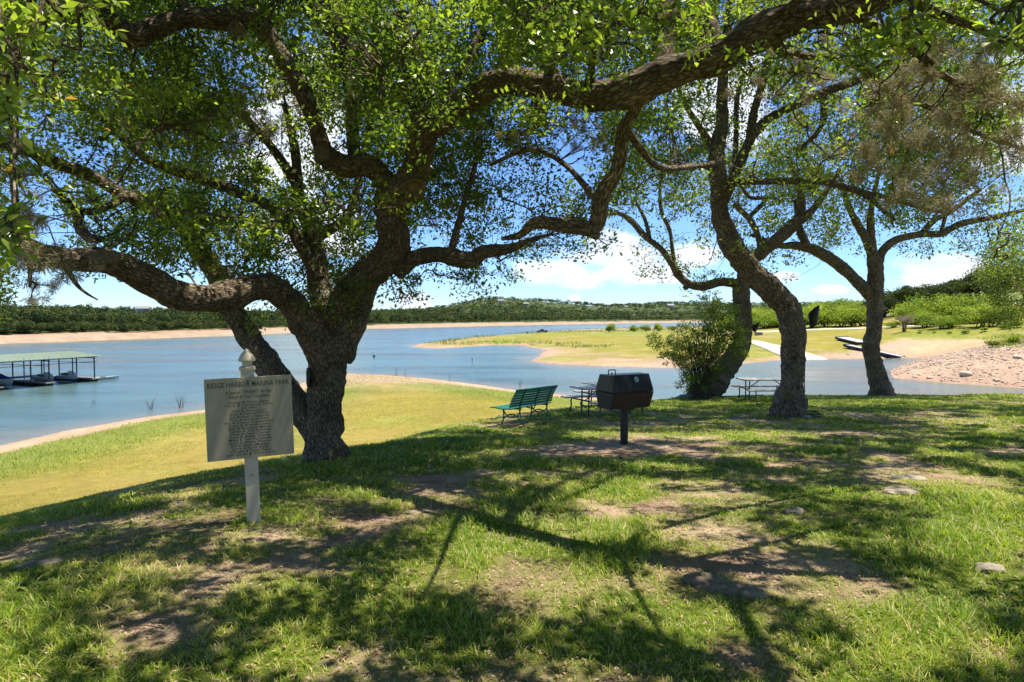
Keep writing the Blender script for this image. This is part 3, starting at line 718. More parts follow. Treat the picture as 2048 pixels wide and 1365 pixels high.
oak.limb([(712, 338, 14, D0 - .7), (706, 280, 12, D0 - .4), (702, 200, 12, D0 - .1), (693, 140, 15, D0), (680, 85, 18, D0), (668, 40, 20, D0), (658, -20, 20, D0), (640, -120, 15, D0), (640, -260, 8, D0)])
oak.limb([(868, 240, 14, D0 - 1.2), (905, 165, 10, D0 - .6), (927, 139, 9, D0 - .4), (956, 84, 11, D0 - .2), (976, 29, 9, D0), (985, -40, 7, D0 + .2), (1010, -150, 5, D0 + .4)])
for q in ([(1555, 60, 14, 5.1), (1560, 103, 8, 5.6), (1610, 112, 8, 5.9), (1676, 119, 8, 6.3), (1725, 137, 8, 6.6), (1790, 190, 7, 6.9), (1860, 215, 6, 7.2), (1940, 260, 5, 7.4), (2050, 300, 4, 7.6)],
          [(1690, 18, 13, 5.0), (1760, 60, 9, 5.2), (1840, 110, 8, 5.5), (1900, 160, 7, 5.8), (1985, 190, 6, 6.0), (2090, 220, 5, 6.2)],
          [(1800, -10, 12, 4.9), (1880, 30, 9, 5.0), (1960, 60, 7, 5.1), (2070, 110, 5, 5.2)],
          [(1440, 120, 14, 5.3), (1430, 60, 10, 5.5), (1400, 0, 8, 5.8), (1380, -80, 6, 6)], [(1100, 150, 12, 6.8), (1120, 90, 9, 6.6), (1180, 40, 7, 6.4), (1250, -30, 6, 6.2)],
          [(1180, 165, 10, 6.4), (1185, 120, 7, 5.6), (1190, 80, 5, 4.7), (1190, 20, 4, 4.0)], [(1560, 30, 9, 5.0), (1620, -20, 7, 4.4), (1700, -60, 6, 3.8), (1790, -40, 4, 3.3)],
          [(155, 420, 9, 8.6), (160, 455, 11, 8.4), (178, 476, 10, 8.2), (200, 480, 6, 8)], [(248, 395, 10, 10.4), (200, 420, 7, 9.6), (155, 420, 8, 8.7), (110, 380, 6, 8)],
          [(457, 376, 12, 10.4), (381, 352, 12, 10.2), (295, 319, 9, 10.0), (220, 250, 7, 9.8), (150, 200, 5, 9.6)], [(640, 560, 14, D0 + .1), (560, 430, 12, 10.2), (457, 376, 12, 10.4)],
          [(600, 380, 12, D0 + .8), (540, 290, 9, D0 + 1), (470, 210, 7, D0 + 1), (430, 120, 6, D0 + 1)], [(625, 480, 12, D0 + .5), (700, 420, 8, D0 + .8), (740, 250, 7, D0 + 1.2), (790, 120, 6, D0 + 1.6), (800, 0, 5, D0 + 1.8)],
          [(395, 37, 11, 7.9), (340, -30, 9, 8.2), (300, -120, 6, 8.6)], [(20, 170, 7, 4.5), (14, 110, 7, 4.4), (30, 60, 6, 4.3), (60, 10, 5, 4.2), (90, -60, 5, 4.2)], [(25, 250, 5, 4.6), (26, 200, 6, 4.5), (20, 170, 7, 4.5)],
          [(40, 480, 9, 5.4), (30, 400, 7, 5.0), (25, 330, 6, 4.8), (25, 250, 5, 4.6)], [(120, 515, 8, 6.1), (150, 565, 5, 6.1), (170, 585, 3, 6.1), (195, 600, 2, 6.1)], [(60, 500, 8, 5.7), (60, 545, 4, 5.6), (60, 575, 2, 5.6)],
          [(1200, 410, 8, D0 - 3.1), (1130, 330, 6, D0 - 2.6), (1060, 300, 5, D0 - 2.2), (980, 330, 4, D0 - 1.9)], [(903, 500, 8, D0 - .6), (930, 400, 6, D0 - .4), (950, 330, 5, D0 - .3), (960, 250, 4, D0 - .2)],
          [(1050, 160, 9, D0 - 2.6), (1085, 230, 8, D0 - 2.0), (1060, 260, 6, D0 - 1.6), (1010, 280, 4, D0 - 1.2)], [(1247, 250, 9, D0 - 3.6), (1310, 330, 7, D0 - 3.0), (1370, 335, 6, D0 - 2.2), (1440, 325, 5, D0 - 1)]):
    oak.limb(q, .8)
# limbs reaching up and back over the viewer, out of the picture but casting the shade
def limb3(tree, pts, r0, r1): tree.bare.append(False); tree.limb3(np.array(pts, float), np.linspace(r0, r1, len(pts)), .8)
pO = P(1738, 6, D0 - 4.8)
limb3(oak, [pO, (2.8, 3.0, 5.2), (1.9, 1.4, 6.2), (.9, -1, 7.0)], .06, .02); limb3(oak, [P(640, -120, D0), (-2.5, 7, 6.8), (-2, 4, 7.6), (-2, .5, 8)], .12, .04)
limb3(oak, [P(40, -70, D0 - 2.8), (-5.5, 5, 5.2), (-6, 3, 5.6), (-6, 0, 5.8)], .07, .03); limb3(oak, [P(1322, 152, D0 - 4.), (1.6, 6.2, 5.2), (2.4, 7.5, 6.5), (3.5, 9, 7.5)], .10, .04)

def knot(tree, px, py, r, D, ring=True, out=.02, aspect=1.0, tilt=0.0):
    """sawn or healed branch scar: a bark lip round a darker heart, facing the path"""
    c = P(px, py, D); n = norm(np.array([0 - c[0], -c[1], (CAMZ - c[2]) * .6]) + [tilt, 0, 0]); R_ = r * D / F
    z = Vector(n); q = z.to_track_quat('Z', 'Y').to_matrix()
    mb = MB(); N_ = 20; prof = [(R_ * 1.25, -.05), (R_ * 1.12, out * .7), (R_ * .95, out * 1.3), (R_ * .78, out), (R_ * .7, -.012 if ring else out * .8), (R_ * .3, -.02 if ring else out * .9)]
    v = []; f = []
    for (rr, zz) in prof:
        for k in range(N_):
            an = 2 * math.pi * k / N_; j = 1 + .10 * math.sin(3 * an + px) + .05 * math.sin(5 * an + py)
            v.append(q @ Vector((rr * j * math.cos(an), rr * j * aspect * math.sin(an), zz)) + Vector(c - tree.base))
    for i in range(len(prof) - 1):
        for k in range(N_): f.append((i*N_+k, i*N_+(k+1) % N_, (i+1)*N_+(k+1) % N_, (i+1)*N_+k))
    f.append(tuple((len(prof)-1)*N_ + k for k in range(N_)))
    mb.add(v, f); return mb.build('knot', M_KNOT if ring else M_SAWN, tree.root, smooth=True)
M_KNOT = surf('healed_scar_wood', (.17, .12, .075), .9, .1, 22, .5, bump=.5)
M_SAWN = surf('sawn_grey_wood', (.15, .12, .09), .9, .1, 30, .35, bump=.4)
knot(oak, 828, 376, 21, D0 - 1.0, True, .03, .8); knot(oak, 474, 62, 15, D0 - 1.83, False, .05); knot(oak, 643, 309, 13, D0 - 1.12, False, .06, 1.2, -.4)
knot(oak, 206, 514, 26, D0 - 3.66, False, .01, .42); knot(oak, 323, 595, 9, D0 - 2.92, True, .02); knot(oak, 657, 60, 9, D0 - .22, False, .03); knot(oak, 258, 92, 6, D0 - 2.5, True, .01)

bA = base_at(1580, 836); DA = bA[1]
oakA = Tree('oak_tree', bA, 'tall S-curved oak with a round hole low down and a floodlight on its side', M_BARK2, M_LEAF2, group='oak trees on the lake bank')
oakA.limb([(1578, 830, 36, DA), (1580, 800, 31, DA), (1583, 770, 25, DA), (1585, 735, 24, DA), (1587, 690, 24, DA), (1584, 650, 25, DA), (1573, 614, 25, DA), (1548, 588, 24, DA), (1516, 558, 23, DA), (1490, 525, 23, DA), (1464, 492, 22, DA), (1448, 454, 20, DA),
           (1438, 412, 18, DA), (1438, 380, 17, DA), (1434, 340, 16, DA), (1435, 288, 14, DA), (1445, 246, 12, DA), (1444, 197, 11, DA), (1446, 156, 10, DA), (1450, 90, 8, DA), (1460, 0, 6, DA)], base=True)
for q in ([(1445, 400, 13, DA), (1463, 365, 11, DA), (1483, 320, 11, DA + .2), (1508, 267, 11, DA + .4), (1545, 234, 9, DA + .5), (1594, 209, 9, DA + .5), (1660, 180, 9, DA + .6), (1717, 160, 8, DA + .7), (1780, 120, 6, DA + .8)],
          [(1500, 285, 9, DA + .3), (1507, 230, 9, DA + .2), (1516, 197, 8, DA), (1526, 160, 7, DA), (1540, 90, 6, DA), (1550, 0, 5, DA)], [(1434, 310, 10, DA), (1420, 287, 8, DA), (1393, 246, 6, DA - .2), (1364, 197, 5, DA - .4), (1340, 130, 4, DA - .5)],
          [(1437, 350, 8, DA), (1410, 333, 5, DA - .2), (1368, 332, 5, DA - .4), (1320, 320, 4, DA - .6), (1270, 300, 3, DA - .8)], [(1645, 185, 7, DA + .6), (1648, 230, 7, DA + .9), (1638, 260, 5, DA + 1.0), (1600, 300, 4, DA + 1.1)],
          [(1441, 365, 7, DA), (1487, 365, 6, DA - .4), (1553, 363, 7, DA - .8), (1635, 363, 7, DA - 1.2), (1697, 377, 7, DA - 1.4), (1738, 394, 6, DA - 1.5), (1762, 418, 4, DA - 1.6), (1790, 440, 3, DA - 1.6)],
          [(1697, 377, 5, DA - 1.4), (1790, 400, 5, DA - 1.2), (1860, 420, 5, DA - 1), (1900, 425, 4, DA - .8)], [(1470, 345, 6, DA), (1472, 280, 5, DA + .6), (1474, 200, 5, DA + 1.), (1490, 140, 4, DA + 1.2)]):
    oakA.limb(q, .7)
knot(oakA, 1577, 792, 8, DA - .42, True, .02)
# collar around the hole
knot(oakA, 1600, 662, 10, DA - .32, False, .01)

bB = base_at(1412, 793); DB = bB[1]
oakB = Tree('oak_tree', bB, 'sharply bent dark oak with green shoots up its trunk, growing behind the bushy shrub', M_BARK, M_LEAF2, group='oak trees on the lake bank')
oakB.limb([(1405, 783, 26, DB), (1425, 768, 30, DB), (1448, 744, 23, DB), (1468, 716, 20, DB), (1483, 684, 18, DB), (1487, 655, 16, DB), (1485, 620, 17, DB), (1483, 590, 17, DB), (1487, 556, 15, DB), (1500, 525, 13, DB), (1520, 508, 13, DB), (1542, 490, 13, DB),
           (1571, 465, 13, DB), (1593, 444, 12, DB), (1616, 430, 8, DB), (1640, 400, 6, DB), (1680, 340, 4, DB)], base=True)
for q in ([(1482, 575, 11, DB), (1464, 566, 9, DB), (1438, 565, 9, DB), (1406, 573, 9, DB), (1378, 568, 8, DB), (1358, 552, 8, DB), (1342, 525, 7, DB), (1322, 499, 6, DB), (1290, 473, 6, DB), (1264, 444, 6, DB), (1239, 428, 4, DB), (1216, 430, 3, DB)],
          [(1350, 540, 5, DB), (1345, 502, 4, DB), (1339, 460, 4, DB), (1322, 419, 4, DB), (1320, 350, 3, DB)], [(1595, 444, 9, DB), (1603, 412, 8, DB), (1598, 380, 6, DB), (1580, 320, 5, DB)], [(1525, 508, 7, DB), (1515, 470, 6, DB), (1500, 440, 6, DB), (1480, 420, 6, DB), (1470, 405, 6, DB)],
          [(1495, 438, 5, DB), (1530, 400, 4, DB), (1500, 395, 4, DB), (1480, 370, 3, DB)], [(1300, 480, 5, DB), (1290, 440, 4, DB), (1270, 400, 3, DB)], [(1378, 570, 6, DB), (1368, 578, 5, DB)]):
    oakB.limb(q, .7)
bC = base_at(1762, 791); DC = bC[1]
oakC = Tree('oak_tree', bC, 'slender pale oak with a forked crown, rightmost of the bare trunks on the water edge', M_BARK2, M_LEAF2, group='oak trees on the lake bank')
oakC.limb([(1761, 783, 21, DC), (1757, 760, 19, DC), (1752, 738, 17, DC), (1745, 711, 16, DC), (1741, 690, 17, DC), (1748, 660, 15, DC), (1749, 628, 15, DC), (1748, 597, 15, DC), (1751, 565, 15, DC), (1750, 530, 15, DC), (1739, 492, 9, DC), (1717, 451, 8, DC), (1700, 420, 6, DC), (1680, 360, 5, DC)], base=True)
for q in ([(1744, 596, 12, DC), (1728, 578, 12, DC), (1707, 556, 12, DC), (1684, 535, 12, DC), (1651, 512, 12, DC), (1619, 497, 10, DC), (1587, 491, 8, DC), (1561, 492, 6, DC), (1530, 480, 4, DC), (1500, 470, 3, DC)], [(1620, 500, 8, DC), (1603, 470, 8, DC), (1598, 450, 6, DC), (1590, 400, 4, DC)],
          [(1746, 505, 8, DC), (1741, 451, 7, DC), (1745, 400, 5, DC), (1760, 340, 4, DC)], [(1753, 530, 11, DC), (1765, 503, 9, DC), (1791, 481, 8, DC), (1840, 469, 7, DC), (1881, 468, 7, DC), (1922, 448, 7, DC), (1988, 435, 6, DC), (2050, 420, 4, DC)],
          [(1840, 470, 6, DC), (1870, 440, 6, DC), (1900, 425, 5, DC), (1960, 380, 4, DC)], [(1881, 468, 4, DC), (1890, 430, 4, DC), (1880, 400, 3, DC)]):
    oakC.limb(q, .7)
dE = 27.0; xE = (2150 - 1024) / F * dE
edge = Tree('oak_tree', (xE, dE, gz(xE, dE) - .1), 'dense dark oak at the right edge whose low crown hangs before the stony bank', M_BARK, M_LEAF2, group='oak trees on the lake bank')
limb3(edge, [(xE, dE, gz(xE, dE) - .3), (xE - .1, dE, 0), (xE - .4, dE, 2.0), (xE - 1.2, dE - .3, 3.6), (xE - 2, dE - .4, 5.0)], .26, .06)
limb3(edge, [(xE - .3, dE, 1.4), (xE - 1.2, dE - .2, 2.4), (xE - 2.4, dE, 2.8)], .12, .04)

# foliage: how much of the sky the leaves cover, read in a coarse grid (64 x 50 px), row by row
ROWS = ["98877777888878898877899998877788",
        "87755677788887878876899987777888",
        "56666777788888867777888777888888",
        "45677888787888876555677877888888",
        "35677877767888877777777777788888",
        "45567776557888777777677777788887",
        "34466777777888755656667777788887",
        "22356778888888856656656778888778",
        "21457788888888755555454566777778",
        "10367888888861554430543456554668",
        "00017878887730432000432221100147",
        "00000006788510020000022000000057",
        "00000002564200000000000000000003"]
BARE = []
for t_ in (oak, oakA, oakB, oakC):
    for Cc, Rr, bb in zip(t_.nodes, t_.noder, t_.bare + [False] * 20):
        if np.max(Rr) < .075 or not bb: continue
        qx, qy, qd = project(Cc)
        for i_ in range(0, len(Cc), 1):
            if Rr[i_] > .06 and -50 < qx[i_] < 2100 and -50 < qy[i_] < 700: BARE.append((qx[i_], qy[i_], Rr[i_] * F / qd[i_], qd[i_]))
print('bare', len(BARE))
def coverage(px, py):
    r = int(py // 50); c = int(px // 64); r = min(max(r, 0), 12)
    return int(ROWS[r][min(max(c, 0), 31)]) / 9.5 if c >= 0 and c < 32 else .7
def add_foliage(tree, cells, dlo, dhi, w, L, W, per, rcl, tb, hubr=.9, thresh=None, dfun=None):
    """fill the listed cells (c0,c1,r0,r1,scale) with leaf clusters between depths dlo..dhi, then tie them to the limbs with twigs"""
    nodes = np.vstack(tree.nodes); nr = np.concatenate(tree.noder)
    CC = []
    al = .5 * L * W * .62                     # projected area of a leaf
    for r in range(-1, 13):
        for c in range(-1, 33):
            s = 0
            for (c0, c1, r0, r1, k) in cells:
                if c0 <= c <= c1 and r0 <= r <= r1: s = max(s, k)
            if s <= 0: continue
            cov = coverage(c * 64 + 32, max(r, 0) * 50 + 25) * (1 if s >= 1 else 1)
            if cov <= 0: continue
            tau = -math.log(1 - min(cov, .93)) * s * w
            dm = .5 * (dlo + dhi); cell = 64 * 50 * (dm / F) ** 2
            nc = tau * cell / al / per
            nc = int(nc) + (rng.uniform() < nc - int(nc))
            if nc == 0: continue
            px = c * 64 + rng.uniform(-6, 70, nc); py = r * 50 + rng.uniform(-6, 56, nc); D = rng.uniform(dlo, dhi, nc)
            for a, b, d in zip(px, py, D): CC.append(P(a, b, d))
    CC = np.array(CC)
    # natural clumping: drop clusters where a 3D noise is low
    kn = fbm(CC * .85 + 5, 2) + .45 * fbm(CC * 2.6 + 9, 1)
    CC = CC[kn > (-.16 if thresh is None else thresh)]
    # few leaves grow on the viewer's side of the bare heavy limbs
    cx, cy_, cd = project(CC); bad = np.zeros(len(CC), bool)
    for (lx, ly, lr, ld) in BARE:
        bad |= (np.hypot(cx - lx, cy_ - ly) < lr + 10) & (cd < ld + .1)
    CC = CC[~bad | (rng.uniform(size=len(CC)) < .10)]
    finish_clusters(tree, CC, per, rcl, L, W, tb, hubr)
def finish_clusters(tree, CC, per, rcl, L, W, tb, hubr=.9, thin=False):
    nodes = np.vstack(tree.nodes)
    k = len(CC); rr = rng.uniform(.7, 1.3, k) * rcl
    tc = np.clip(tb + .50 * fbm(CC * 1.3, 2) + .13 * rng.normal(size=k), 0, .9)
    V, Q, T = cluster_leaves(CC, rr, per, L, W, tc); tree.leaf.add(V, Q, T)
    # hubs: side branches from the nearest limb point, then twigs from the hub to each cluster
    nh = max(4, int(k / 14)); H = CC[rng.choice(k, nh, replace=False)]
    def nearest(A, B):
        out = np.empty(len(A), int)
        for i in range(0, len(A), 400): out[i:i+400] = np.argmin(((A[i:i+400, None] - B[None]) ** 2).sum(-1), 1)
        return out
    hn = nearest(H, nodes); hd = np.linalg.norm(H - nodes[hn], axis=1); grown = nodes; hubpts = []
    for i in np.argsort(hd):              # side branches grow outward, each from the nearest wood already there
        h = H[i]; j = int(np.argmin(((grown - h) ** 2).sum(1))); d = np.linalg.norm(h - grown[j])
        if d < .02: continue
        C = tree.twig(grown[j], h, min(.012 if thin else .030, .006 + d * .012 + hd[i] * .001), .007, 5, 7, .10); hubpts.append(C[2:]); grown = np.vstack([grown, C[2:]])
    hubpts = np.vstack(hubpts); allp = np.vstack([hubpts, nodes]); cn = nearest(CC, allp)
    for c, j in zip(CC, cn):
        d = np.linalg.norm(c - allp[j])
        if .02 < d < 2.2: tree.twig(allp[j], c, min(.010, .004 + d * .006), .0025, 3, 4, .12)

# the big oak: left and middle of the picture, then the nearer overhead part
add_foliage(oak, [(-1, 19, -1, 12, 1.0), (20, 21, -1, 6, .55)], 8.2, 12.4, 3.4, .072, .036, 46, .23, .42, thresh=.03)
add_foliage(oak, [(-1, 12, -1, 9, .40), (13, 20, -1, 4, .45)], 5.8, 8.4, 2.6, .064, .031, 36, .20, .60, thresh=.02)
add_foliage(oak, [(15, 27, -1, 2, .50), (28, 32, -1, 4, .45), (24, 32, -1, 1, .8)], 4.2, 6.8, 3.0, .060, .029, 30, .16, .62, thresh=.0)
add_foliage(oak, [(-1, 6, -1, 8, .6), (7, 11, -1, 4, .7)], 11.8, 15.5, 2.0, .085, .045, 36, .30, .45, thresh=-.02)
add_foliage(oakA, [(19, 30, -1, 8, .8), (20, 29, 9, 9, .35)], DA - 2.2, DA + 2.8, 1.9, .095, .050, 34, .30, .60, thresh=-.08)
add_foliage(oakB, [(19, 25, 6, 11, .9)], DB - 1.5, DB + 2.0, 1.3, .12, .065, 30, .34, .55)
add_foliage(oakC, [(24, 31, 2, 10, .75)], DC - 2.0, DC + 2.5, 1.4, .12, .065, 30, .38, .60)
# shoots sprouting on trunk and limb of the bent oak
SH = []
for (px, py) in [(1484, 690), (1478, 640), (1480, 600), (1460, 555), (1430, 552), (1400, 556), (1440, 548), (1375, 555), (1490, 570), (1475, 715), (1466, 690), (1495, 660), (1410, 550), (1350, 530), (1365, 548), (1500, 500), (1520, 495), (1340, 510), (1470, 620)]:
    SH.append(P(px + rng.uniform(-5, 5), py + rng.uniform(-5, 5), DB - .35))
finish_clusters(oakB, np.repeat(np.array(SH), 2, 0) + rng.normal(size=(2 * len(SH), 3)) * .12, 26, .16, .09, .055, .55)
# crown of the tree on the right edge
ce = np.array([xE - 1.0, dE - .3, 3.3]); o = norm(rng.normal(size=(1300, 3))) * rng.uniform(.35, 1, (1300, 1)) ** .6 * np.array([3.0, 2.6, 3.0]); CC = ce + o
CC = CC[(fbm(CC * .8, 2) > -.14)]; ppx, ppy, _ = project(CC); CC = CC[(ppy < 652)]
finish_clusters(edge, CC, 44, .40, .09, .05, .40)

# near sprays hanging into the view from the overhead limbs (large leaves)
SPR = [(1185, 70, 3.6, 26, 60, 60), (1130, 110, 3.8, 16, 40, 45), (1240, 50, 3.9, 16, 50, 40), (1060, 40, 4.2, 12, 40, 40), (1400, 60, 4.0, 18, 70, 40), (1330, 40, 4.2, 16, 60, 40), (890, 235, 6.0, 8, 35, 25), (1820, 80, 3.3, 12, 35, 40), (1790, 50, 3.4, 8, 30, 30),
       (2025, 60, 2.8, 14, 40, 60), (1490, 130, 5.0, 9, 60, 25), (1650, 300, 6.5, 14, 120, 60), (20, 225, 2.6, 12, 40, 40), (12, 470, 2.4, 14, 30, 50), (60, 40, 3.0, 14, 60, 45), (150, 20, 3.6, 12, 50, 30), (100, 200, 3.8, 8, 40, 20), (190, 400, 5.0, 6, 30, 20), (40, 330, 4.0, 12, 40, 60),
       (20, 100, 2.8, 12, 40, 60), (1550, 160, 5.2, 10, 60, 30), (640, 500, 9.2, 10, 60, 50), (700, 620, 9.0, 10, 40, 30), (800, 600, 9.2, 12, 16, 30), (920, 560, 9.2, 14, 36, 30), (1260, 400, 7, 10, 50, 40), (1750, 180, 5.8, 10, 70, 50), (2010, 480, 7.0, 8, 40, 60)]
for (px, py, D, n, sx, sy) in SPR:
    C = np.array([P(px + rng.normal() * sx * .6, py + rng.normal() * sy * .6, D + rng.normal() * .15) for _ in range(n)])
    finish_clusters(oak, C, 9, .075 if D < 5 else .12, .062, .027, .66, thin=True)
# leafy fringe hanging under the middle limb
C = np.array([P(rng.uniform(x0, x1), rng.uniform(y0, y1), rng.uniform(8.6, 9.6)) for (x0, x1, y0, y1, n) in [(850, 1010, 515, 560, 34), (785, 840, 545, 600, 16), (905, 960, 550, 590, 9), (1010, 1200, 455, 520, 34), (700, 760, 560, 600, 8), (640, 720, 560, 640, 20), (400, 470, 590, 640, 14)] for _ in range(n)])
finish_clusters(oak, C, 16, .13, .052, .024, .35)

# unseen canopy added above frame and viewer to cast the dappled shade
LIT = [(900, 1055, 140, 36), (1740, 1010, 230, 60), (1950, 1070, 140, 60), (455, 1035, 90, 18), (1330, 1010, 200, 32), (330, 1130, 80, 22), (1180, 1060, 160, 30), (1000, 1190, 130, 34), (760, 1170, 80, 26), (1450, 870, 200, 12), (1000, 850, 90, 16),
       (1800, 1290, 180, 60), (1250, 870, 120, 14), (500, 1290, 140, 26), (1950, 850, 140, 12), (250, 1180, 60, 16), (1500, 1020, 120, 24), (1350, 1300, 90, 30), (1890, 950, 90, 14), (1990, 1150, 80, 40)]
def over():
    n = 17000; x = rng.uniform(-12.5, 24, n); y = rng.uniform(-7, 29, n); z = np.maximum(4.4, 1.75 + .56 * y) + 3.0 * rng.uniform(size=n) ** .8
    C = np.stack([x, y, z], 1); px, py, d = project(C)
    vis = (d > 0) & (px > -140) & (px < 2190) & (py > -70)
    C = C[~vis]
    g = -SLOPE * C[:, 1]; t = (C[:, 2] - g) / sd_vec.z; gx = C[:, 0] - sd_vec.x * t; gy = C[:, 1] - sd_vec.y * t
    spx, spy, sdp = project(np.stack([gx, gy, -SLOPE * np.maximum(gy, 0)], 1))
    f = n2(gx, gy, .60, 3, 77) + .75 * n2(gx, gy, 1.9, 2, 78)
    for (cx, cy_, rx, ry) in LIT: f = np.where(sdp > 1, f - .75 * np.exp(-(((spx - cx) / rx) ** 2 + ((spy - cy_) / ry) ** 2)), f)  # thins the canopy where sunlit spots are wanted on the ground
    keep = (f > -.19) & ~((gx < -4.5) & (gy > 12.5 + .25 * gx)) & ((-sdpoly(gx, gy, MOUND) < 3.0) | (gx < -4))
    return C[keep]
CO = over()
main_side = CO[:, 1] < 13.5
print('over canopy', len(CO))
finish_clusters(oak, CO[main_side], 50, .27, .14, .08, .42, thin=True)
finish_clusters(oakA, CO[~main_side & (CO[:, 1] < 20)], 46, .29, .14, .08, .5, thin=True)
if (CO[:, 1] >= 20).sum() > 20: finish_clusters(oakC, CO[CO[:, 1] >= 20], 16, .4, .14, .08, .5)

# ball moss: grey tan spiky tufts on the twigs
def moss_mesh(n=420):
    d = norm(rng.normal(size=(n, 3))); hb = rng.normal(size=(5, 3)) * .30; w5 = rng.integers(0, 5, n); V, Q = leaves(hb[w5] + d * .1, d + rng.normal(size=(n, 3)) * .45 - [0, 0, .2], rng.uniform(.3, .85, n), .04, fold=.1)
    t = np.repeat(np.clip(.5 + .25 * rng.normal(size=n), 0, 1), 4)
    o = np_mesh('ball_moss', V, Q, M_MOSS, attrs={'tint': t}); me = o.data; bpy.data.objects.remove(o); return me
MOSS = [moss_mesh() for _ in range(4)]
def add_moss(tree, lst):
    nodes = np.vstack(tree.nodes)
    for (px, py, r, D) in lst:
        c = P(px, py, D); o = bpy.data.objects.new('ball_moss', MOSS[int(rng.integers(4))]); COL.objects.link(o); o.parent = tree.root
        s = r * D / F * 1.12; o.location = tuple(float(v) for v in c - tree.base); o.scale = (s, s, s * rng.uniform(.85, 1.25)); o.rotation_euler = tuple(rng.uniform(0, 6.28, 3))
        j = np.argmin(((nodes - c) ** 2).sum(1)); tree.twig(nodes[j], c, .009, .004, 4, 5, .10)
ms = [(1619, 127, 28, 6.0), (1762, 185, 27, 6.1), (1799, 213, 30, 6.0), (1783, 254, 30, 5.9), (1730, 304, 27, 6.4), (1758, 320, 27, 6.3), (1849, 115, 25, 5.6), (1857, 156, 27, 5.6), (1922, 185, 30, 5.8), (1980, 156, 30, 5.6), (1910, 242, 26, 6.0), (1972, 205, 28, 5.8),
      (1902, 300, 24, 6.4), (1803, 349, 24, 6.6), (1877, 328, 24, 6.5), (1902, 410, 30, 6.8), (1791, 402, 22, 6.8), (2025, 267, 28, 5.8), (2042, 304, 26, 5.8), (1713, 349, 18, 6.8), (1656, 74, 22, 5.4), (1830, 270, 24, 6.1), (1870, 280, 20, 6.2), (1700, 100, 20, 5.6),
      (1560, 100, 18, 5.8), (1880, 372, 22, 6.7), (1935, 365, 20, 6.6), (1835, 385, 20, 6.7), (1745, 225, 20, 6.2), (1960, 110, 24, 5.4), (2000, 90, 24, 5.2), (1810, 160, 22, 5.9), (1600, 150, 20, 6.0), (1640, 150, 20, 6.0), (2040, 210, 26, 5.6), (1890, 90, 22, 5.3), (1940, 290, 20, 6.2),
      (1460, 190, 12, 6.8), (1520, 165, 14, 6.4), (95, 528, 42, 5.6), (60, 500, 34, 5.4), (130, 548, 26, 5.7), (29, 362, 30, 4.8), (29, 290, 26, 4.7), (33, 429, 30, 5.0), (62, 597, 12, 5.4), (10, 470, 26, 5.0), (75, 440, 16, 5.2), (114, 575, 14, 5.8)]
for k in range(26): ms.append((rng.uniform(255, 560), rng.uniform(175, 292), rng.uniform(11, 19), rng.uniform(8.2, 10.4)))
for k in range(14): ms.append((rng.uniform(1000, 1230), rng.uniform(215, 300), rng.uniform(7, 12), rng.uniform(6.6, 8.0)))
add_moss(oak, ms[:94])
# the thickly hung stretch at the upper right and the grey tangle at the upper left: too many small tufts to tell apart
A_ = Acc(); hung = []
for k in range(105): hung.append((rng.normal(1880, 110), rng.normal(235, 95), rng.uniform(12, 22), rng.uniform(5.6, 7.4)))
for k in range(26): hung.append((rng.normal(1640, 60), rng.normal(150, 30), rng.uniform(10, 16), rng.uniform(5.8, 6.8)))
for k in range(90): hung.append((rng.normal(410, 80), rng.normal(232, 32), rng.uniform(10, 17), rng.uniform(8.6, 10.6)))
for k in range(34): hung.append((rng.normal(60, 40), rng.normal(470, 60), rng.uniform(12, 20), rng.uniform(5.0, 6.2)))
for k in range(40): hung.append((rng.normal(1130, 80), rng.normal(262, 24), rng.uniform(6, 11), rng.uniform(6.8, 8.2)))
for (px, py, r, D) in hung:
    n_ = 110; c = P(px, py, D) + rng.normal(size=3) * .05; d = norm(rng.normal(size=(n_, 3))); s_ = r * D / F * 1.1
    V, Q = leaves(c + rng.normal(size=(n_, 3)) * .32 * s_, d + rng.normal(size=(n_, 3)) * .5 - [0, 0, .25], rng.uniform(.3, .85, n_) * s_, .065 * s_, fold=.1); A_.add(V, Q, np.repeat(np.clip(.5 + .25 * rng.normal(size=n_), 0, 1), 4))
V, Q, X = A_.get(); o = np_mesh('hanging_moss', V - oak.base, Q, M_MOSS, oak.root, attrs={'tint': X}); o['kind'] = 'stuff'
for t in (oak, oakA, oakB, oakC, edge): t.finish()
# ------------------------------------------------------------------ park sign
M_SIGNW = surf('cream_sign_paint', (.54, .465, .36), .55, .4, 6, .10, bump=.05)
M_BOARD = surf('weathered_sign_board', (.36, .305, .215), .45, .5, 3, .10, bump=.03)
M_INK = surf('faded_black_lettering', (.035, .032, .03), .6, .3, 20, .3, bump=0)
M_BOLT = surf('bolt_metal', (.12, .11, .10), .5, .5, 20, .3, metal=.6, bump=0)
sx, sy = plane_pt(508, 1046); sz = gz(sx, sy)
th = math.radians(22)
sign = empty('park_sign', (sx, sy, sz), rot=(0, 0, 0), label='cream park sign on a leaning post listing tree volunteers', cat='sign')
sign.rotation_euler = (Matrix.Rotation(math.radians(-1.6), 3, 'Y') @ Matrix.Rotation(th, 3, 'Z')).to_euler()
PH = 1.42; pw = .118
MB().box((0, 0, PH / 2 - .1), (pw, pw, PH + .2)).build('post', M_SIGNW, sign, bevel=.006)
MB().lathe([(pw*.5, 0), (pw*.5, .012), (pw*.62, .022), (pw*.62, .050), (pw*.40, .062), (pw*.36, .085), (pw*.40, .098), (pw*.62, .104), (pw*.64, .125), (pw*.50, .160), (pw*.30, .190), (pw*.10, .215), (pw*.03, .222)],
           (0, 0, PH), 24, square=False).build('finial', M_SIGNW, sign, smooth=True)
BW, BH, BZ = .748, .755, PH - .045 - .3825 + .01
bx = .008
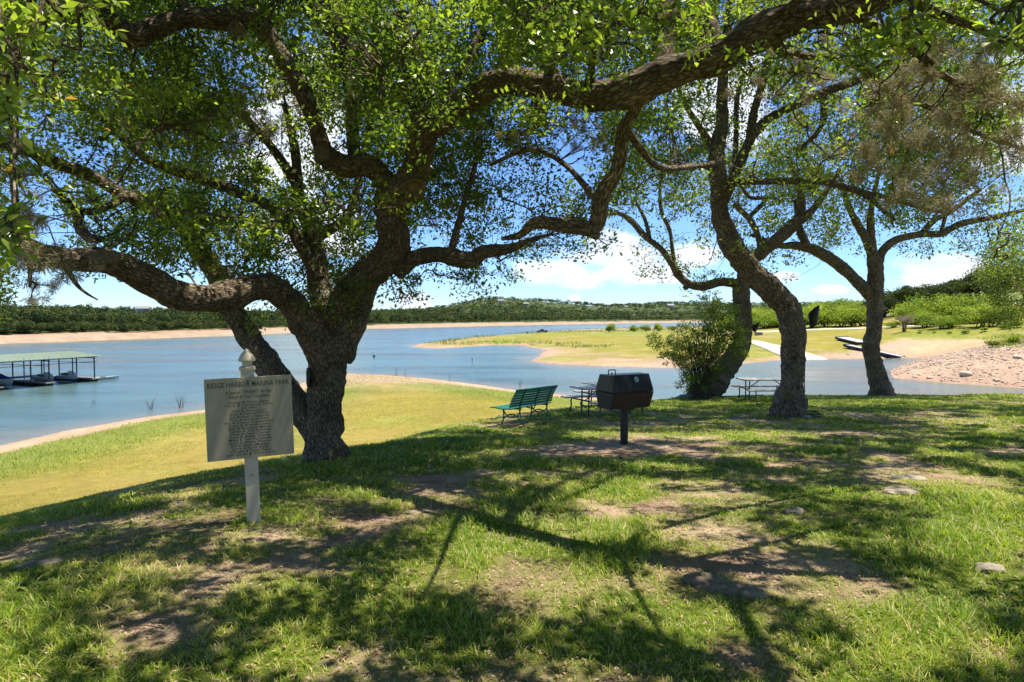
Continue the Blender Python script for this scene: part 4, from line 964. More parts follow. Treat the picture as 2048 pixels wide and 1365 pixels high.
board = MB().box((bx, -pw / 2 - .010, BZ), (BW, .014, BH)).build('board', M_BOARD, sign, bevel=.002)
bt = MB()
for z in (BZ + BH / 2 - .035, BZ - BH / 2 + .035): MB().cyl((0, -pw/2 - .017, z), (0, -pw/2 - .024, z), .009, 10).build('bolt', M_BOLT, sign)
MB().cyl((0, -pw/2, .46), (0, -pw/2 - .006, .46), .008, 10).build('bolt', M_BOLT, sign)
def text_block(lines, name, parent, y, mat):
    dg = None; V = []; Fc = []
    for (s, size, x, z, wmax) in lines:
        cu = bpy.data.curves.new('t', 'FONT'); cu.body = s; cu.size = size; cu.align_x = 'CENTER'; cu.resolution_u = 3; cu.space_character = 1.06; cu.offset = .0004
        ob = bpy.data.objects.new('t', cu); COL.objects.link(ob); dg = bpy.context.evaluated_depsgraph_get(); dg.update()
        me = bpy.data.meshes.new_from_object(ob.evaluated_get(dg)); co = [v.co.copy() for v in me.vertices]
        w = max(c.x for c in co) - min(c.x for c in co); k = wmax / w if wmax else 1
        b = len(V); V += [(c.x * k + x, y, c.y + z) for c in co]; Fc += [tuple(b + i for i in p.vertices) for p in me.polygons]
        bpy.data.objects.remove(ob); bpy.data.curves.remove(cu); bpy.data.meshes.remove(me)
    me = bpy.data.meshes.new(name); me.from_pydata(V, [], Fc); me.materials.append(mat)
    o = bpy.data.objects.new(name, me); COL.objects.link(o); o.parent = parent; return o
t0 = BZ + BH / 2
L_ = [("RIDGE HARBOR MARINA PARK", .066, bx, t0 - .085, .70), ('A Special " THANKS" for the', .044, bx - .005, t0 - .150, .39), ('"Adopt A Tree" Volunteers', .044, bx - .005, t0 - .192, .36)]
names = [("Dickey & Donna Laney", .385), ("Terry & Carolyann Favre", .46), ("Jim Iden", .145), ("Dick & Sherry Carr", .335), ("Gary & Donna Wilson", .375), ("Jim & Kathie Gabriel", .375), ("Dan & Suzanne Reid", .365),
         ("Pat & Connie Trojanowsky", .465), ("Steve & Rhonda Laney", .40), ("Bob & Berylene Moran", .40), ("Turner & GiGi Bowman", .40), ("Chris & Carol Conner", .385), ("Scott & Shelby Dabney", .40), ("Mike & Teri Panzarella", .41),
         ("Jason & Shawn Weaver", .41), ("Jim & Dawn Madigan", .375), ("Larry & Sandy Wade", .345), ("Dwight & Susan Price", .38), ("John Spreen & Sherri Curry", .47)]
for i, (s, w) in enumerate(names): L_.append((s, .031, bx - .005, t0 - .240 - i * .0268, w * .9))
text_block(L_, 'lettering', sign, -pw / 2 - .0182, M_INK)

# ------------------------------------------------------------------ park grill
M_IRON = surf('black_grill_steel', (.022, .021, .021), .36, .5, 9, .35, metal=.35, bump=.08)
M_RUST = surf('rust_brown_steel', (.022, .018, .016), .55, .35, 14, .4, bump=.2)
M_GAUGE = surf('gauge_steel', (.55, .56, .58), .3, .6, 30, .1, metal=.6, bump=0)
gx, gy = plane_pt(1248, 888); gzz = gz(gx, gy)
gr = empty('park_grill', (gx, gy, gzz), math.radians(27), 'black hexagonal charcoal grill on a single steel post', 'grill')
MB().box((0, 0, .30), (.10, .10, .85)).build('post', M_RUST, gr, bevel=.006)
GL = .86; z0 = .66
low = [(-.17, z0), (.17, z0), (.285, z0 + .29), (-.285, z0 + .29)]; up = [(-.285, z0 + .298), (.285, z0 + .298), (.15, z0 + .595), (-.15, z0 + .595)]
MB().prism(low, (-GL/2, 0, 0), (0, 1, 0), (0, 0, 1), (1, 0, 0), GL).build('firebox', M_RUST, gr, bevel=.006)
lid = MB().prism(up, (-GL/2, 0, 0), (0, 1, 0), (0, 0, 1), (1, 0, 0), GL).build('lid', M_IRON, gr, bevel=.008)
MB().tube([(-.33, .02, z0 + .59), (-.33, .02, z0 + .66), (-.325, .02, z0 + .672), (-.19, .02, z0 + .672), (-.185, .02, z0 + .66), (-.185, .02, z0 + .59)], .009, 8).build('handle', M_IRON, lid)
MB().cyl((-.26, .02, z0 + .59), (-.26, .02, z0 + .625), .012, 8).build('vent', M_IRON, lid)
nf = Vector((0, -.297, -.135)).normalized(); nf = Vector((0, -math.cos(math.atan(.135 / .297)), math.sin(math.atan(.135 / .297))))
gc = Vector((.10, -.19, z0 + .50)) + nf * .004
g = MB().cyl(gc, gc + nf * .022, .048, 20).build('thermometer', M_GAUGE, lid, smooth=False)
MB().cyl(gc + nf * .023, gc + nf * .024, .036, 20).cyl(gc + nf * .0245, gc + nf * .026, .030, 20).build('dial', surf('dial_face', (.30, .32, .36), .4, .4, 20, .1, bump=0), g)
MB().tube([(-.02, -.285, z0 + .30), (-.02, -.312, z0 + .312), (.24, -.312, z0 + .312), (.24, -.285, z0 + .30)], .007, 6).build('latch_bar', M_IRON, lid)
MB().box((0, 0, z0 - .02), (.26, .22, .04)).build('mounting_plate', M_RUST, gr, bevel=.004)

# ------------------------------------------------------------------ green bench
M_GREEN = surf('green_bench_paint', (.010, .140, .062), .35, .5, 8, .2, bump=.05)
M_TEAL = surf('green_slat_paint', (.014, .19, .085), .4, .5, 8, .2, bump=.05)
x1, y1 = plane_pt(1042, 850); x2, y2 = plane_pt(1098, 838); an = math.atan2(y2 - y1, x2 - x1)
BL = math.hypot(x2 - x1, y2 - y1)
bench = empty('park_bench', (x1, y1, min(gz(x1, y1), gz(x2, y2)) - .01), an, 'green slatted bench with scrolled iron legs, its back to the viewer', 'bench')
zt = (gz(x2, y2) - gz(x1, y1)) / BL
bench.rotation_euler = (0, -math.atan(zt), an); bench.location.z = gz(x1, y1) - .01
# +y local = facing direction (left and away)
def arc(c, r, a0, a1, n, x): return [(x, c[0] + r * math.cos(a0 + (a1 - a0) * i / n), c[1] + r * math.sin(a0 + (a1 - a0) * i / n)) for i in range(n + 1)]
for i, x in enumerate((.03, BL - .03)):
    m = MB(); w = .019
    m.tube([(x, -.07, 0), (x, .00, .14), (x, .05, .28), (x, .06, .40), (x, .03, .55), (x, -.03, .70), (x, -.09, .83), (x, -.12, .845), (x, -.13, .82)], [w*1.2, w, w, w*1.2, w, w, w, w*.8, w*.6], 8)
    m.tube([(x, .52, 0), (x, .47, .14), (x, .47, .28), (x, .50, .37), (x, .52, .41)], w, 8)
    m.tube([(x, .02, .39), (x, .25, .385), (x, .52, .41)], w, 8)
    m.tube(arc((.26, .02), .235, .25, math.pi - .25, 14, x), w * .8, 8)
    m.tube(arc((.26, .40), .22, math.pi + .25, 2 * math.pi - .25, 14, x), w * .8, 8)
    m.build('leg', M_GREEN, bench, smooth=True)
sl = MB()
for k, (yy, zz) in enumerate([(.10, .415), (.175, .41), (.25, .41), (.325, .412), (.40, .42), (.475, .43), (.54, .425)]): sl.box((BL/2 - .08, yy, zz), (BL + .70, .060, .024))
sl.build('seat', M_TEAL, bench, bevel=.004)
bk_ = MB()
for k in range(7):
    t = k / 6; zz = .475 + t * .355; yy = .045 - .15 * t ** 1.4 + .022
    bk_.box((BL/2 - .08, yy, zz), (BL + .70, .024, .050 if k < 6 else .062), Matrix.Rotation(math.radians(-14 - 8 * t), 3, 'X').transposed())
bk_.build('backrest', M_TEAL, bench, bevel=.004)
MB().tube([(BL/2, .50, .405), (BL/2, .25, .37), (BL/2, .06, .33), (BL/2, .02, .42), (BL/2, .02, .55), (BL/2, -.04, .70), (BL/2, -.10, .84)], .017, 8).build('brace', M_GREEN, bench, smooth=True)

# ------------------------------------------------------------------ picnic tables
M_PTOP = surf('grey_weathered_table_plank', (.40, .385, .345), .6, .4, 7, .22, bump=.1)
M_PLEG = surf('dark_table_tube', (.05, .052, .048), .5, .5, 12, .3, bump=.05)
def picnic(x, y, rz, label, L=1.83):
    r = empty('picnic_table', (x, y, gz(x, y) - .01), rz, label, 'picnic table', 'picnic tables under the oaks')
    dz = (gz(x + math.cos(rz), y + math.sin(rz)) - gz(x - math.cos(rz), y - math.sin(rz))) / 2
    r.rotation_euler = (0, -math.atan(dz), rz)
    t = MB()
    for k in range(5): t.box((0, -.30 + .15 * k, .735), (L, .143, .038))
    t.build('table_top', M_PTOP, r, bevel=.006)
    for s in (-1, 1):
        b = MB()
        for k in (-1, 1): b.box((0, s * .66 + k * .070, .43), (L, .132, .038))
        b.build('seat', M_PTOP, r, bevel=.006)
    for e in (-1, 1):
        xe = e * (L / 2 - .26)
        m = MB(); m.tube([(xe, -.70, .405), (xe, .70, .405)], .021, 8)
        m.build('cross_tube', M_PLEG, r, smooth=True)
        for s in (-1, 1):
            m = MB(); m.tube([(xe, s * .16, .71), (xe, s * .16, .40), (xe, s * .16, .0)], .021, 8); m.build('leg', M_PLEG, r, smooth=True)
            m = MB(); m.tube([(xe, s * .60, .41), (xe, s * .655, .385), (xe, s * .68, .33), (xe, s * .66, .20), (xe, s * .72, .06), (xe, s * .745, 0)], .021, 8); m.build('seat_leg', M_PLEG, r, smooth=True)
        m = MB(); m.tube([(xe, -.745, .012), (xe, .745, .012)], .02, 8); m.build('foot_tube', M_PLEG, r, smooth=True)
        m = MB(); m.tube([(xe, 0, .42), (xe - e * .42, 0, .71)], .015, 8); m.build('brace', M_PLEG, r, smooth=True)
    return r
picnic(2.46, 16.3, math.radians(27), 'grey picnic table standing just behind the black grill')
picnic(3.05, 19.0, math.radians(28), 'half hidden picnic table right behind the one at the grill')
picnic(8.55, 20.9, math.radians(2), 'grey picnic table left of the floodlit oak trunk')

# ------------------------------------------------------------------ floodlights on the oaks, cable, power box, panel
M_BRONZE = surf('dark_bronze_metal', (.050, .038, .028), .55, .5, 12, .3, metal=.4, bump=.1)
M_BLACKR = surf('black_rubber_cable', (.012, .012, .012), .6, .3, 12, .2, bump=0)
M_GLASS = surf('dark_lamp_glass', (.04, .045, .05), .08, .6, 12, .2, bump=0)
def shade(name, c, s, tilt, label):
    r = empty(name, c, 0, label, 'floodlight', 'floodlights fixed to the oaks'); r.rotation_euler = (tilt[0], tilt[1], 0); r.scale = (s, s, s)
    N_ = 20; v = []; f = []        # bullet housing, open slanted mouth on top
    prof = [(.0, .0), (.075, .004), (.092, .03), (.105, .16), (.125, .38)]
    for (rr, zz) in prof:
        for k in range(N_):
            a = 2 * math.pi * k / N_; v.append((rr * math.cos(a), rr * math.sin(a), zz + (.13 * math.cos(a) if zz > .3 else 0)))
    for i in range(len(prof) - 1):
        for k in range(N_): f.append((i*N_+k, i*N_+(k+1) % N_, (i+1)*N_+(k+1) % N_, (i+1)*N_+k))
    h = MB().add(v, f); o = h.build('housing', M_BRONZE, r, smooth=True); md = o.modifiers.new('wall', 'SOLIDIFY'); md.thickness = .008
    MB().cyl((0, 0, .20), (0, 0, .215), .103, 20).build('lens', M_GLASS, r)
    MB().tube([(0, 0, .01), (0, 0, -.05), (-.14, 0, -.07)], .016, 8).build('bracket', M_BRONZE, r)
    return r
pf = P(1626, 652, bA[1] - .05); shade('floodlight', pf, 1.0, (0, math.radians(2)), 'bronze bullet floodlight on the side of the S-curved oak')
pf2 = P(1508, 664, bB[1] - .1); shade('floodlight', pf2, .8, (0, math.radians(18)), 'small dark floodlight on the bent oak trunk')
cab = [P(1612, 657, DA - .05), P(1608, 690, DA - .1), P(1610, 720, DA - .12), P(1609, 760, DA - .1), P(1609, 790, DA - .1), P(1607, 806, DA - .1)]
cb_ = MB().tube(cab, .012, 6).build('cable', M_BLACKR); tag(cb_, 'black cable running down the right side of the S-curved oak', 'cable')
pb = P(1609, 824, DA - .15); zb = gz(pb[0], pb[1])
box = empty('power_box', (pb[0], pb[1], zb), math.radians(10), 'grey power outlet box on a short stake beside the S-curved oak', 'power box')
M_GBOX = surf('grey_green_box', (.085, .10, .09), .6, .4, 12, .2, bump=.05)
MB().box((0, 0, .36), (.13, .10, .26)).build('housing', M_GBOX, box, bevel=.008); MB().box((0, 0, .12), (.05, .04, .28)).build('stake', M_GBOX, box, bevel=.004)
MB().box((0, -.055, .34), (.10, .012, .16)).build('cover', M_GBOX, box, bevel=.004)
co = [(pb[0] + .22 + .17 * math.cos(t) * (1 - t * .02), pb[1] - .05 + .12 * math.sin(t), zb + .03 + .012 * t + .05 * abs(math.sin(t * .5))) for t in np.linspace(0, 13, 60)]
c2 = MB().tube([(pb[0], pb[1] - .03, zb + .2), (pb[0] + .1, pb[1] - .1, zb + .1)] + co, .011, 6).build('coiled_cord', M_BLACKR, smooth=True)
tag(c2, 'black cord coiled on the grass next to the power box', 'cord')
pp = P(616, 756, D0 - .25); pn = empty('metal_panel', pp, math.radians(-64), 'dark narrow metal panel fixed to the left side of the forked oak trunk', 'panel')
MB().box((0, 0, 0), (.16, .02, .30)).build('plate', M_BRONZE, pn, bevel=.004); MB().box((0, -.014, .0), (.10, .014, .22)).build('cover', M_BRONZE, pn, bevel=.004)

# ------------------------------------------------------------------ stones in the grass
def stone(name, px, py, sx_, sy_, h, rz, label, mat=M_STONE, seed=0, sink=.3, xy=None, group=None, cat='stone'):
    x, y = xy if xy is not None else tuple(hit(px, py)[:2]); z = gz(x, y)
    nu, nv = 28, 14; v = []; f = []
    for j in range(nv + 1):
        ph = math.pi * j / nv
        for i in range(nu):
            t = 2 * math.pi * i / nu; v.append((math.sin(ph) * math.cos(t), math.sin(ph) * math.sin(t), math.cos(ph)))
    for j in range(nv):
        for i in range(nu): f.append((j*nu+i, j*nu+(i+1) % nu, (j+1)*nu+(i+1) % nu, (j+1)*nu+i))
    v = np.array(v); v = np.sign(v) * np.abs(v) ** .8
    k = 1 + .28 * fbm(v * 1.6 + seed * 3.1, 3) + .10 * fbm(v * 5 + seed, 2); v = v * k[:, None] * [sx_, sy_, h]
    o = MB().add(v, f).build(name, mat, None, smooth=True); o.location = (x, y, z + h * (1 - 2 * sink) * .5); o.rotation_euler = (0, 0, rz); return tag(o, label, cat, group)
stone('flat_stone', 1803, 985, .22, .14, .035, .2, 'pale flat stone lying in sunlit grass at the right', seed=1)
stone('flat_stone', 1820, 958, .20, .11, .03, -.2, 'dark flat stone in tree shade just behind the pale one', seed=2)
M_LEDGE = surf('weathered_ledge', (.22, .175, .13), .95, .1, 9, .5, bump=.9)
for i, (px, py, a, b, l) in enumerate([(1408, 1166, .15, .09, 'leftmost lump of the buried rock ledge in the foreground grass'), (1440, 1178, .17, .10, 'largest broken lump of the foreground rock ledge'),
                                      (1474, 1184, .14, .09, 'lump between the middle and the pale end of the rock ledge'), (1503, 1192, .10, .07, 'pale small lump ending the foreground rock ledge')]):
    stone('ledge_rock', px, py, a, b, .045, -.15, l, M_LEDGE, seed=5 + i, sink=.42)
stone('flat_stone', 1980, 1143, .11, .06, .05, .1, 'small whitish stone in the grass near the right edge', seed=11)
M_GREYS = surf('dark_grey_stone', (.16, .145, .12), .95, .1, 10, .4, bump=.8)  # darker grey base colour than the limestone
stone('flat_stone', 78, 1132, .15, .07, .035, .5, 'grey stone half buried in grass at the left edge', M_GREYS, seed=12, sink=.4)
stone('flat_stone', 1588, 1026, .10, .06, .04, 0, 'little pale stone in thin grass right of the grill', seed=13)
stone('trunk_stone', 1608, 838, .19, .12, .09, .2, 'tan stone against the foot of the S-curved oak', seed=14)
stone('trunk_stone', 1624, 836, .16, .12, .08, -.3, 'flat stone next to the coiled cord', seed=15)
stone('trunk_stone', 1584, 841, .14, .08, .05, .3, 'low stone in front of the S-curved oak base', seed=16)
xq, yq = plane_pt(1375, 795); stone('trunk_stone', 0, 0, .38, .22, .12, 0, 'grey stone left of the bent oak base', seed=17, xy=(xq, yq))

# ------------------------------------------------------------------ covered boat dock
M_GROOF = surf('pale_green_metal_roof', (.27, .33, .23), .5, .4, .5, .06, bump=.05)
M_STEEL = surf('dark_dock_steel', (.045, .05, .06), .6, .4, 5, .3, bump=.05)
M_DECK = surf('dock_planks', (.27, .225, .18), .85, .2, 3, .3, bump=.2)
M_FLOAT = surf('black_dock_float', (.03, .03, .032), .7, .3, 3, .3, bump=.1)
M_WHITE = surf('white_gelcoat', (.50, .51, .51), .3, .5, 4, .06, bump=0)
M_BLUE = surf('blue_boat_cover', (.02, .09, .42), .7, .3, 5, .2, bump=.2)
M_GREYV = surf('grey_vinyl', (.16, .15, .15), .6, .3, 5, .2, bump=.1)
dc = Vector((-49.8, 74.5, WZ)); ang = math.atan2(-.94, -.35)
dock = empty('boat_dock', dc, ang, 'long covered boat dock with pale green metal roof on dark posts', 'boat dock')
# local x runs along the dock toward the left edge of the picture; local -y runs in over the slips
DLn, DW = 30.0, 9.6; s = -1
HR = 3.15
rf = MB().add([(-.5, .7, HR - .05), (DLn, .7, HR - .05), (DLn, s*DW/2, HR + .38), (-.5, s*DW/2, HR + .38), (-.5, s*DW - .7, HR - .05), (DLn, s*DW - .7, HR - .05)] +
              [(-.5, .7, HR - .13), (DLn, .7, HR - .13), (DLn, s*DW/2, HR + .30), (-.5, s*DW/2, HR + .30), (-.5, s*DW - .7, HR - .13), (DLn, s*DW - .7, HR - .13)],
              [(0,1,2,3), (3,2,5,4), (6,9,8,7), (9,10,11,8), (0,6,7,1), (0,3,9,6), (3,4,10,9), (4,5,11,10), (1,7,8,2), (2,8,11,5)])
roof = rf.build('roof', M_GROOF, dock)
rb = MB()
for k in range(60):
    x = -.4 + k * .5
    rb.bar((x, .68, HR - .02), (x, s*DW/2, HR + .41), .04, .04); rb.bar((x, s*DW/2, HR + .41), (x, s*DW - .68, HR - .02), .04, .04)
rb.build('seam', M_GROOF, roof)
fx = [0, 5.2, 10.4, 15.6, 20.8, 26.0]
for x in fx:
    f = MB().box((x, s * DW/2 * .98, .34), (1.0, DW, .14)).build('finger_pier', M_DECK, dock, bevel=.01)
    fl = MB()
    for k in range(5): fl.box((x, s * (.9 + k * 1.9), .10), (.9, 1.4, .34))
    fl.build('float', M_FLOAT, f)
    for y in (-.15, s*3.2, s*6.3, s*DW + .1):
        MB().box((x, y, HR / 2 + .2), (.10, .10, HR - .3)).build('post', M_STEEL, dock)
    MB().box((x, s*DW/2, HR - .35), (.07, DW, .07)).box((x, s*DW/2, HR - .95), (.05, DW, .05)).build('truss', M_STEEL, dock)
for y in (-.1, s*DW): MB().box((DLn/2 - .3, y, HR - .20), (DLn, .08, .12)).box((DLn/2 - .3, y, HR - .75), (DLn, .05, .05)).build('eave_beam', M_STEEL, dock)
MB().box((DLn/2, s*(DW + .6), .36), (DLn + 1, 1.6, .16)).build('walkway', M_DECK, dock, bevel=.01)
for x in (2.6, 7.8, 13.0, 18.2): [MB().box((x, yy, HR/2 + .5), (.08, .08, HR - .9)).build('hanging_post', M_STEEL, dock) for yy in (-.1, s*5)]
def dpt(x, y, z=0): return Matrix.Translation(dc) @ Matrix.Rotation(ang, 4, 'Z') @ Vector((x, y, z))
def boat(name, x, y, L, W, H, hull, cover, label, cat, rz=0.0, group=None, dz=.1):
    p = dpt(x, y, dz); r = empty(name, p, ang + math.pi / 2 + rz, label, cat, group)
    n = 13; v = []; f = []
    for i in range(n):
        t = i / (n - 1); w = W/2 * (1 - max(0, (t - .45) / .55) ** 2.2) ** .8 if t < 1 else 0.02; w = max(w, .02); kz = .12 * H + .35 * H * max(0, (t - .6) / .4) ** 2
        xx = (t - .5) * L
        v += [(xx, -w, H * (.8 + .25 * t)), (xx, -w * .8, kz + .15 * H), (xx, 0, kz - .25 * H), (xx, w * .8, kz + .15 * H), (xx, w, H * (.8 + .25 * t))]
    for i in range(n - 1):
        for k in range(4): f.append((i*5+k, (i+1)*5+k, (i+1)*5+k+1, i*5+k+1))
        f.append((i*5+4, (i+1)*5+4, (i+1)*5, i*5))
    f += [(0,1,2,3,4), tuple(reversed([(n-1)*5+k for k in range(5)]))]
    MB().add(v, f).build('hull', hull, r, smooth=True); return r
b1 = boat('motor_boat', 7.6, -5.2, 5.6, 2.1, .8, M_WHITE, M_BLUE, 'motor boat under a bright blue cover in a dock slip', 'boat')
cv = MB(); v = []; f = []
for i in range(9):
    t = i / 8; w = .98 * (1 - max(0, (t - .5) / .5) ** 2 * .85); h = .85 + .55 * math.sin(min(1, t * 1.3) * math.pi) * (1 - t * .3)
    v += [((t - .5) * 5.2, -w, .82), ((t - .5) * 5.2, -w * .55, h), ((t - .5) * 5.2, w * .55, h), ((t - .5) * 5.2, w, .82)]
for i in range(8):
    for k in range(3): f.append((i*4+k, (i+1)*4+k, (i+1)*4+k+1, i*4+k+1))
f += [(0,1,2,3), (32,35,34,33)]
cv.add(v, f).build('cover', M_BLUE, b1, smooth=True)
for (xx, yy, lb) in ((1.4, -2.6, 'white jet ski with grey seat nearest the open end of the dock'), (3.6, -3.4, 'white jet ski with grey seat next to the blue covered boat')):
    j = boat('jet_ski', xx, yy, 3.0, 1.1, .55, M_WHITE, M_WHITE, lb, 'jet ski', 0, 'jet skis parked in the dock', .28)
    MB().prism([(-1.2, .5), (.35, .5), (.25, .78), (-.3, .82), (-1.1, .74)], (0, -.19, 0), (1, 0, 0), (0, 0, 1), (0, 1, 0), .38).build('seat', M_GREYV, j, bevel=.04)
    MB().prism([(.3, .5), (1.35, .52), (.9, .78), (.45, 1.02), (.28, .95)], (0, -.26, 0), (1, 0, 0), (0, 0, 1), (0, 1, 0), .52).build('cowl', M_WHITE, j, bevel=.05)
    MB().tube([(.32, -.38, 1.02), (.42, 0, .98), (.32, .38, 1.02)], .03, 6).build('handlebar', M_GREYV, j)
pn_ = boat('pontoon_boat', 13.0, -5.6, 5.8, 2.3, .75, M_GREYV, M_WHITE, 'grey open boat moored deep inside the covered dock', 'boat')
MB().box((.9, .4, 1.0), (.6, .6, .6)).build('console', M_GREYV, pn_, bevel=.05); MB().tube([(-1.6, -.9, .8), (-1.6, -.9, 1.5), (1.0, -.9, 1.5), (1.0, -.9, .8)], .03, 6).build('rail', M_STEEL, pn_)
kp = dpt(-1.9, -1.6, .12); ky = boat('kayak', -2.1, -1.6, 3.6, .8, .32, M_WHITE, M_WHITE, 'white kayak floating off the end of the covered dock', 'kayak', rz=math.radians(72), dz=.0)
MB().lathe([(.30, .30), (.34, .36), (.28, .36), (.22, .30)], (0, 0, 0), 16).build('cockpit_rim', M_GREYV, ky)

# ------------------------------------------------------------------ floating docks by the ramp
M_GDECK = surf('grey_gangway', (.42, .41, .40), .7, .3, 1.2, .12, bump=.1)
def gangway(a, b, w, label, za, zb_, group='loose floating docks by the ramp'):
    a = Vector((*a, za)); b = Vector((*b, zb_)); L = (b - a).length; r = empty('floating_dock', a, 0, label, 'floating dock', group)
    r.rotation_euler = (b - a).to_track_quat('X', 'Z').to_euler()
    MB().box((L/2, 0, .42), (L, w, .10)).build('deck', M_GDECK, r, bevel=.01)
    for y in (-w/2, w/2): MB().box((L/2, y, .38), (L, .10, .26)).build('side_beam', M_STEEL, r)
    m = MB()
    for k in range(int(L / 1.6)): m.box((.8 + k * 1.6, 0, .14), (1.1, w * .9, .36))
    m.build('float', M_FLOAT, r); MB().cyl((.1, -w/2, .35), (.1, w/2, .35), .28, 12).build('roller', M_FLOAT, r)
g1 = hit(1684, 680); g2 = hit(1728, 690); gangway(g1[:2], g2[:2], 3.0, 'grey floating dock stranded up on the lawn beside the slender oak', g1[2] + .15, g2[2] + .1)
g3 = hit(1693, 697); g4 = np.array([*WP(1803, 718)]); gangway(g3[:2], g4, 1.8, 'long grey floating dock reaching from the lawn into the cove', g3[2] + .3, WZ + .02)

# ------------------------------------------------------------------ pickup truck and trailer on the point
M_TRUCK = surf('dark_blue_truck_paint', (.018, .020, .030), .25, .5, 2, .1, coat=.5, bump=0)
M_TYRE = surf('black_tyre', (.02, .02, .02), .8, .2, 10, .2, bump=.1)
tk = np.array([14.0, 290.0, gz(14.0, 290.0)])
trk = empty('pickup_truck', tk, math.radians(190), 'dark pickup truck parked on the grassy point', 'truck')
body = [(-2.7, .55), (-2.7, 1.12), (-.75, 1.15), (-.45, 1.75), (.55, 1.78), (1.15, 1.18), (2.45, 1.05), (2.65, .85), (2.65, .5), (2.1, .45), (-2.2, .45)]
MB().prism(body, (0, -.95, 0), (1, 0, 0), (0, 0, 1), (0, 1, 0), 1.9).build('body', M_TRUCK, trk, bevel=.06)
for sgn in (-1, 1):
    MB().prism([(-.40, 1.2), (-.22, 1.66), (.12, 1.68), (.12, 1.2)], (0, sgn * .955 - .005, 0), (1, 0, 0), (0, 0, 1), (0, 1, 0), .01).prism([(.18, 1.2), (.18, 1.68), (.50, 1.68), (.95, 1.2)], (0, sgn * .955 - .005, 0), (1, 0, 0), (0, 0, 1), (0, 1, 0), .01).build('side_window', M_GLASS, trk)
    MB().box((2.62, sgn * .72, .88), (.08, .32, .16)).build('headlight', M_WHITE, trk, bevel=.02)
    for xx in (-1.65, 1.7): 
        wl = MB().cyl((xx, sgn * .72, .38), (xx, sgn * .98, .38), .38, 20).build('wheel', M_TYRE, trk); MB().cyl((xx, sgn * .975, .38), (xx, sgn * .99, .38), .22, 14).build('rim', M_GREYV, wl)
MB().box((2.66, 0, .58), (.12, 1.85, .2)).build('bumper', M_GREYV, trk, bevel=.03)
tl = np.array([8.6, 290.0, gz(8.6, 290.0)]); trl = empty('boat_trailer', (tl[0] - 2, tl[1], tl[2]), math.radians(190), 'low empty trailer behind the pickup on the point', 'trailer')
MB().box((0, -.8, .55), (5, .12, .12)).box((0, .8, .55), (5, .12, .12)).box((-2, 0, .55), (.12, 1.7, .12)).box((2, 0, .55), (.12, 1.7, .12)).bar((2.4, .8, .55), (4, 0, .5), .1).bar((2.4, -.8, .55), (4, 0, .5), .1).build('frame', M_STEEL, trl)
for sgn in (-1, 1): MB().cyl((-.4, sgn * .95, .32), (-.4, sgn * 1.15, .32), .32, 16).build('wheel', M_TYRE, trl)

bu = WP(945, 722); by = empty('buoy', (*bu, WZ), 0, 'white cylindrical buoy floating in the open water', 'buoy')
MB().lathe([(.13, -.3), (.15, -.2), (.15, .62), (.13, .72), (.05, .76)], (0, 0, 0), 18).build('float', M_WHITE, by, smooth=True)
MB().lathe([(.155, .40), (.155, .48)], (0, 0, 0), 18).build('band', surf('orange_band', (.6, .2, .05), .5, bump=0), by)
b2 = WP(748, 714); bf = empty('mooring_float', (*b2, WZ), 0, 'tiny dark mooring float on the water right of the forked oak', 'mooring float')
MB().lathe([(.02, -.2), (.2, -.1), (.26, .1), (.2, .28), (.05, .35)], (0, 0, 0), 14).build('ball', M_FLOAT, bf, smooth=True); MB().cyl((0, 0, .3), (0, 0, .7), .03, 6).build('stem', M_FLOAT, bf)
sb_ = hit(1517, 671); pv = empty('stone_grill_base', sb_, .3, 'small pale stone block on the far lawn beside the ramp', 'stone block')
MB().box((0, 0, .35), (1.7, 1.1, .7)).build('base', M_STONE, pv, bevel=.06); MB().box((0, 0, .78), (1.95, 1.3, .16)).build('cap', M_STONE, pv, bevel=.04)
# ------------------------------------------------------------------ bush by the bent oak and other shrubs
def stems(root, n, spread, h, mat, r0=.012, seed=0, base=.08, name='stem', curve=.2):
    A = Acc()
    for i in range(n):
        an_ = rng.uniform(0, 6.28); k = rng.uniform(.3, 1)
        a = np.array([rng.normal() * base, rng.normal() * base, -.08]); b = np.array([math.cos(an_) * spread * k, math.sin(an_) * spread * k * .8, h * rng.uniform(.6, 1)])
        t = np.linspace(0, 1, 6)[:, None]; C = a * (1 - t) + b * t + rng.normal(size=(6, 3)) * .05 * h * curve * 2 * t + np.array([0, 0, 1]) * h * .18 * np.sin(t * math.pi)
        V, Q, bk = tube_np(C, np.linspace(r0, r0 * .25, 6), 4, 0, 0); A.add(V, Q, bk)
    V, Q, X = A.get(); return np_mesh(name, V, Q, mat, root, vecs={'bk': X})
bu_x, bu_y = plane_pt(1398, 797); bu_y -= .15
bush = empty('bush', (bu_x, bu_y, gz(bu_x, bu_y)), 0, 'large airy green bush at the foot of the bent oak', 'bush')
stems(bush, 34, 1.3, 3.0, M_TWIG, .016, base=.16)
def bl(px, py): return P(px, py, bu_y) - np.array([bu_x, bu_y, gz(bu_x, bu_y)])
CC = []
for (px, py, rx, ry, n) in [(1440, 640, 40, 40, 36), (1400, 690, 62, 48, 95), (1440, 690, 40, 60, 60), (1360, 700, 40, 28, 34), (1395, 735, 36, 34, 42), (1425, 612, 22, 26, 14), (1330, 690, 26, 12, 10), (1385, 770, 26, 16, 16), (1460, 660, 24, 50, 26), (1352, 722, 24, 18, 14), (1418, 585, 8, 22, 6), (1310, 672, 10, 5, 3)]:
    for _ in range(n):
        a = rng.uniform(0, 6.28); k = rng.uniform() ** .5; c = bl(px + rx * k * math.cos(a), py + ry * k * math.sin(a)); c[1] += rng.uniform(-.8, .9); CC.append(c)
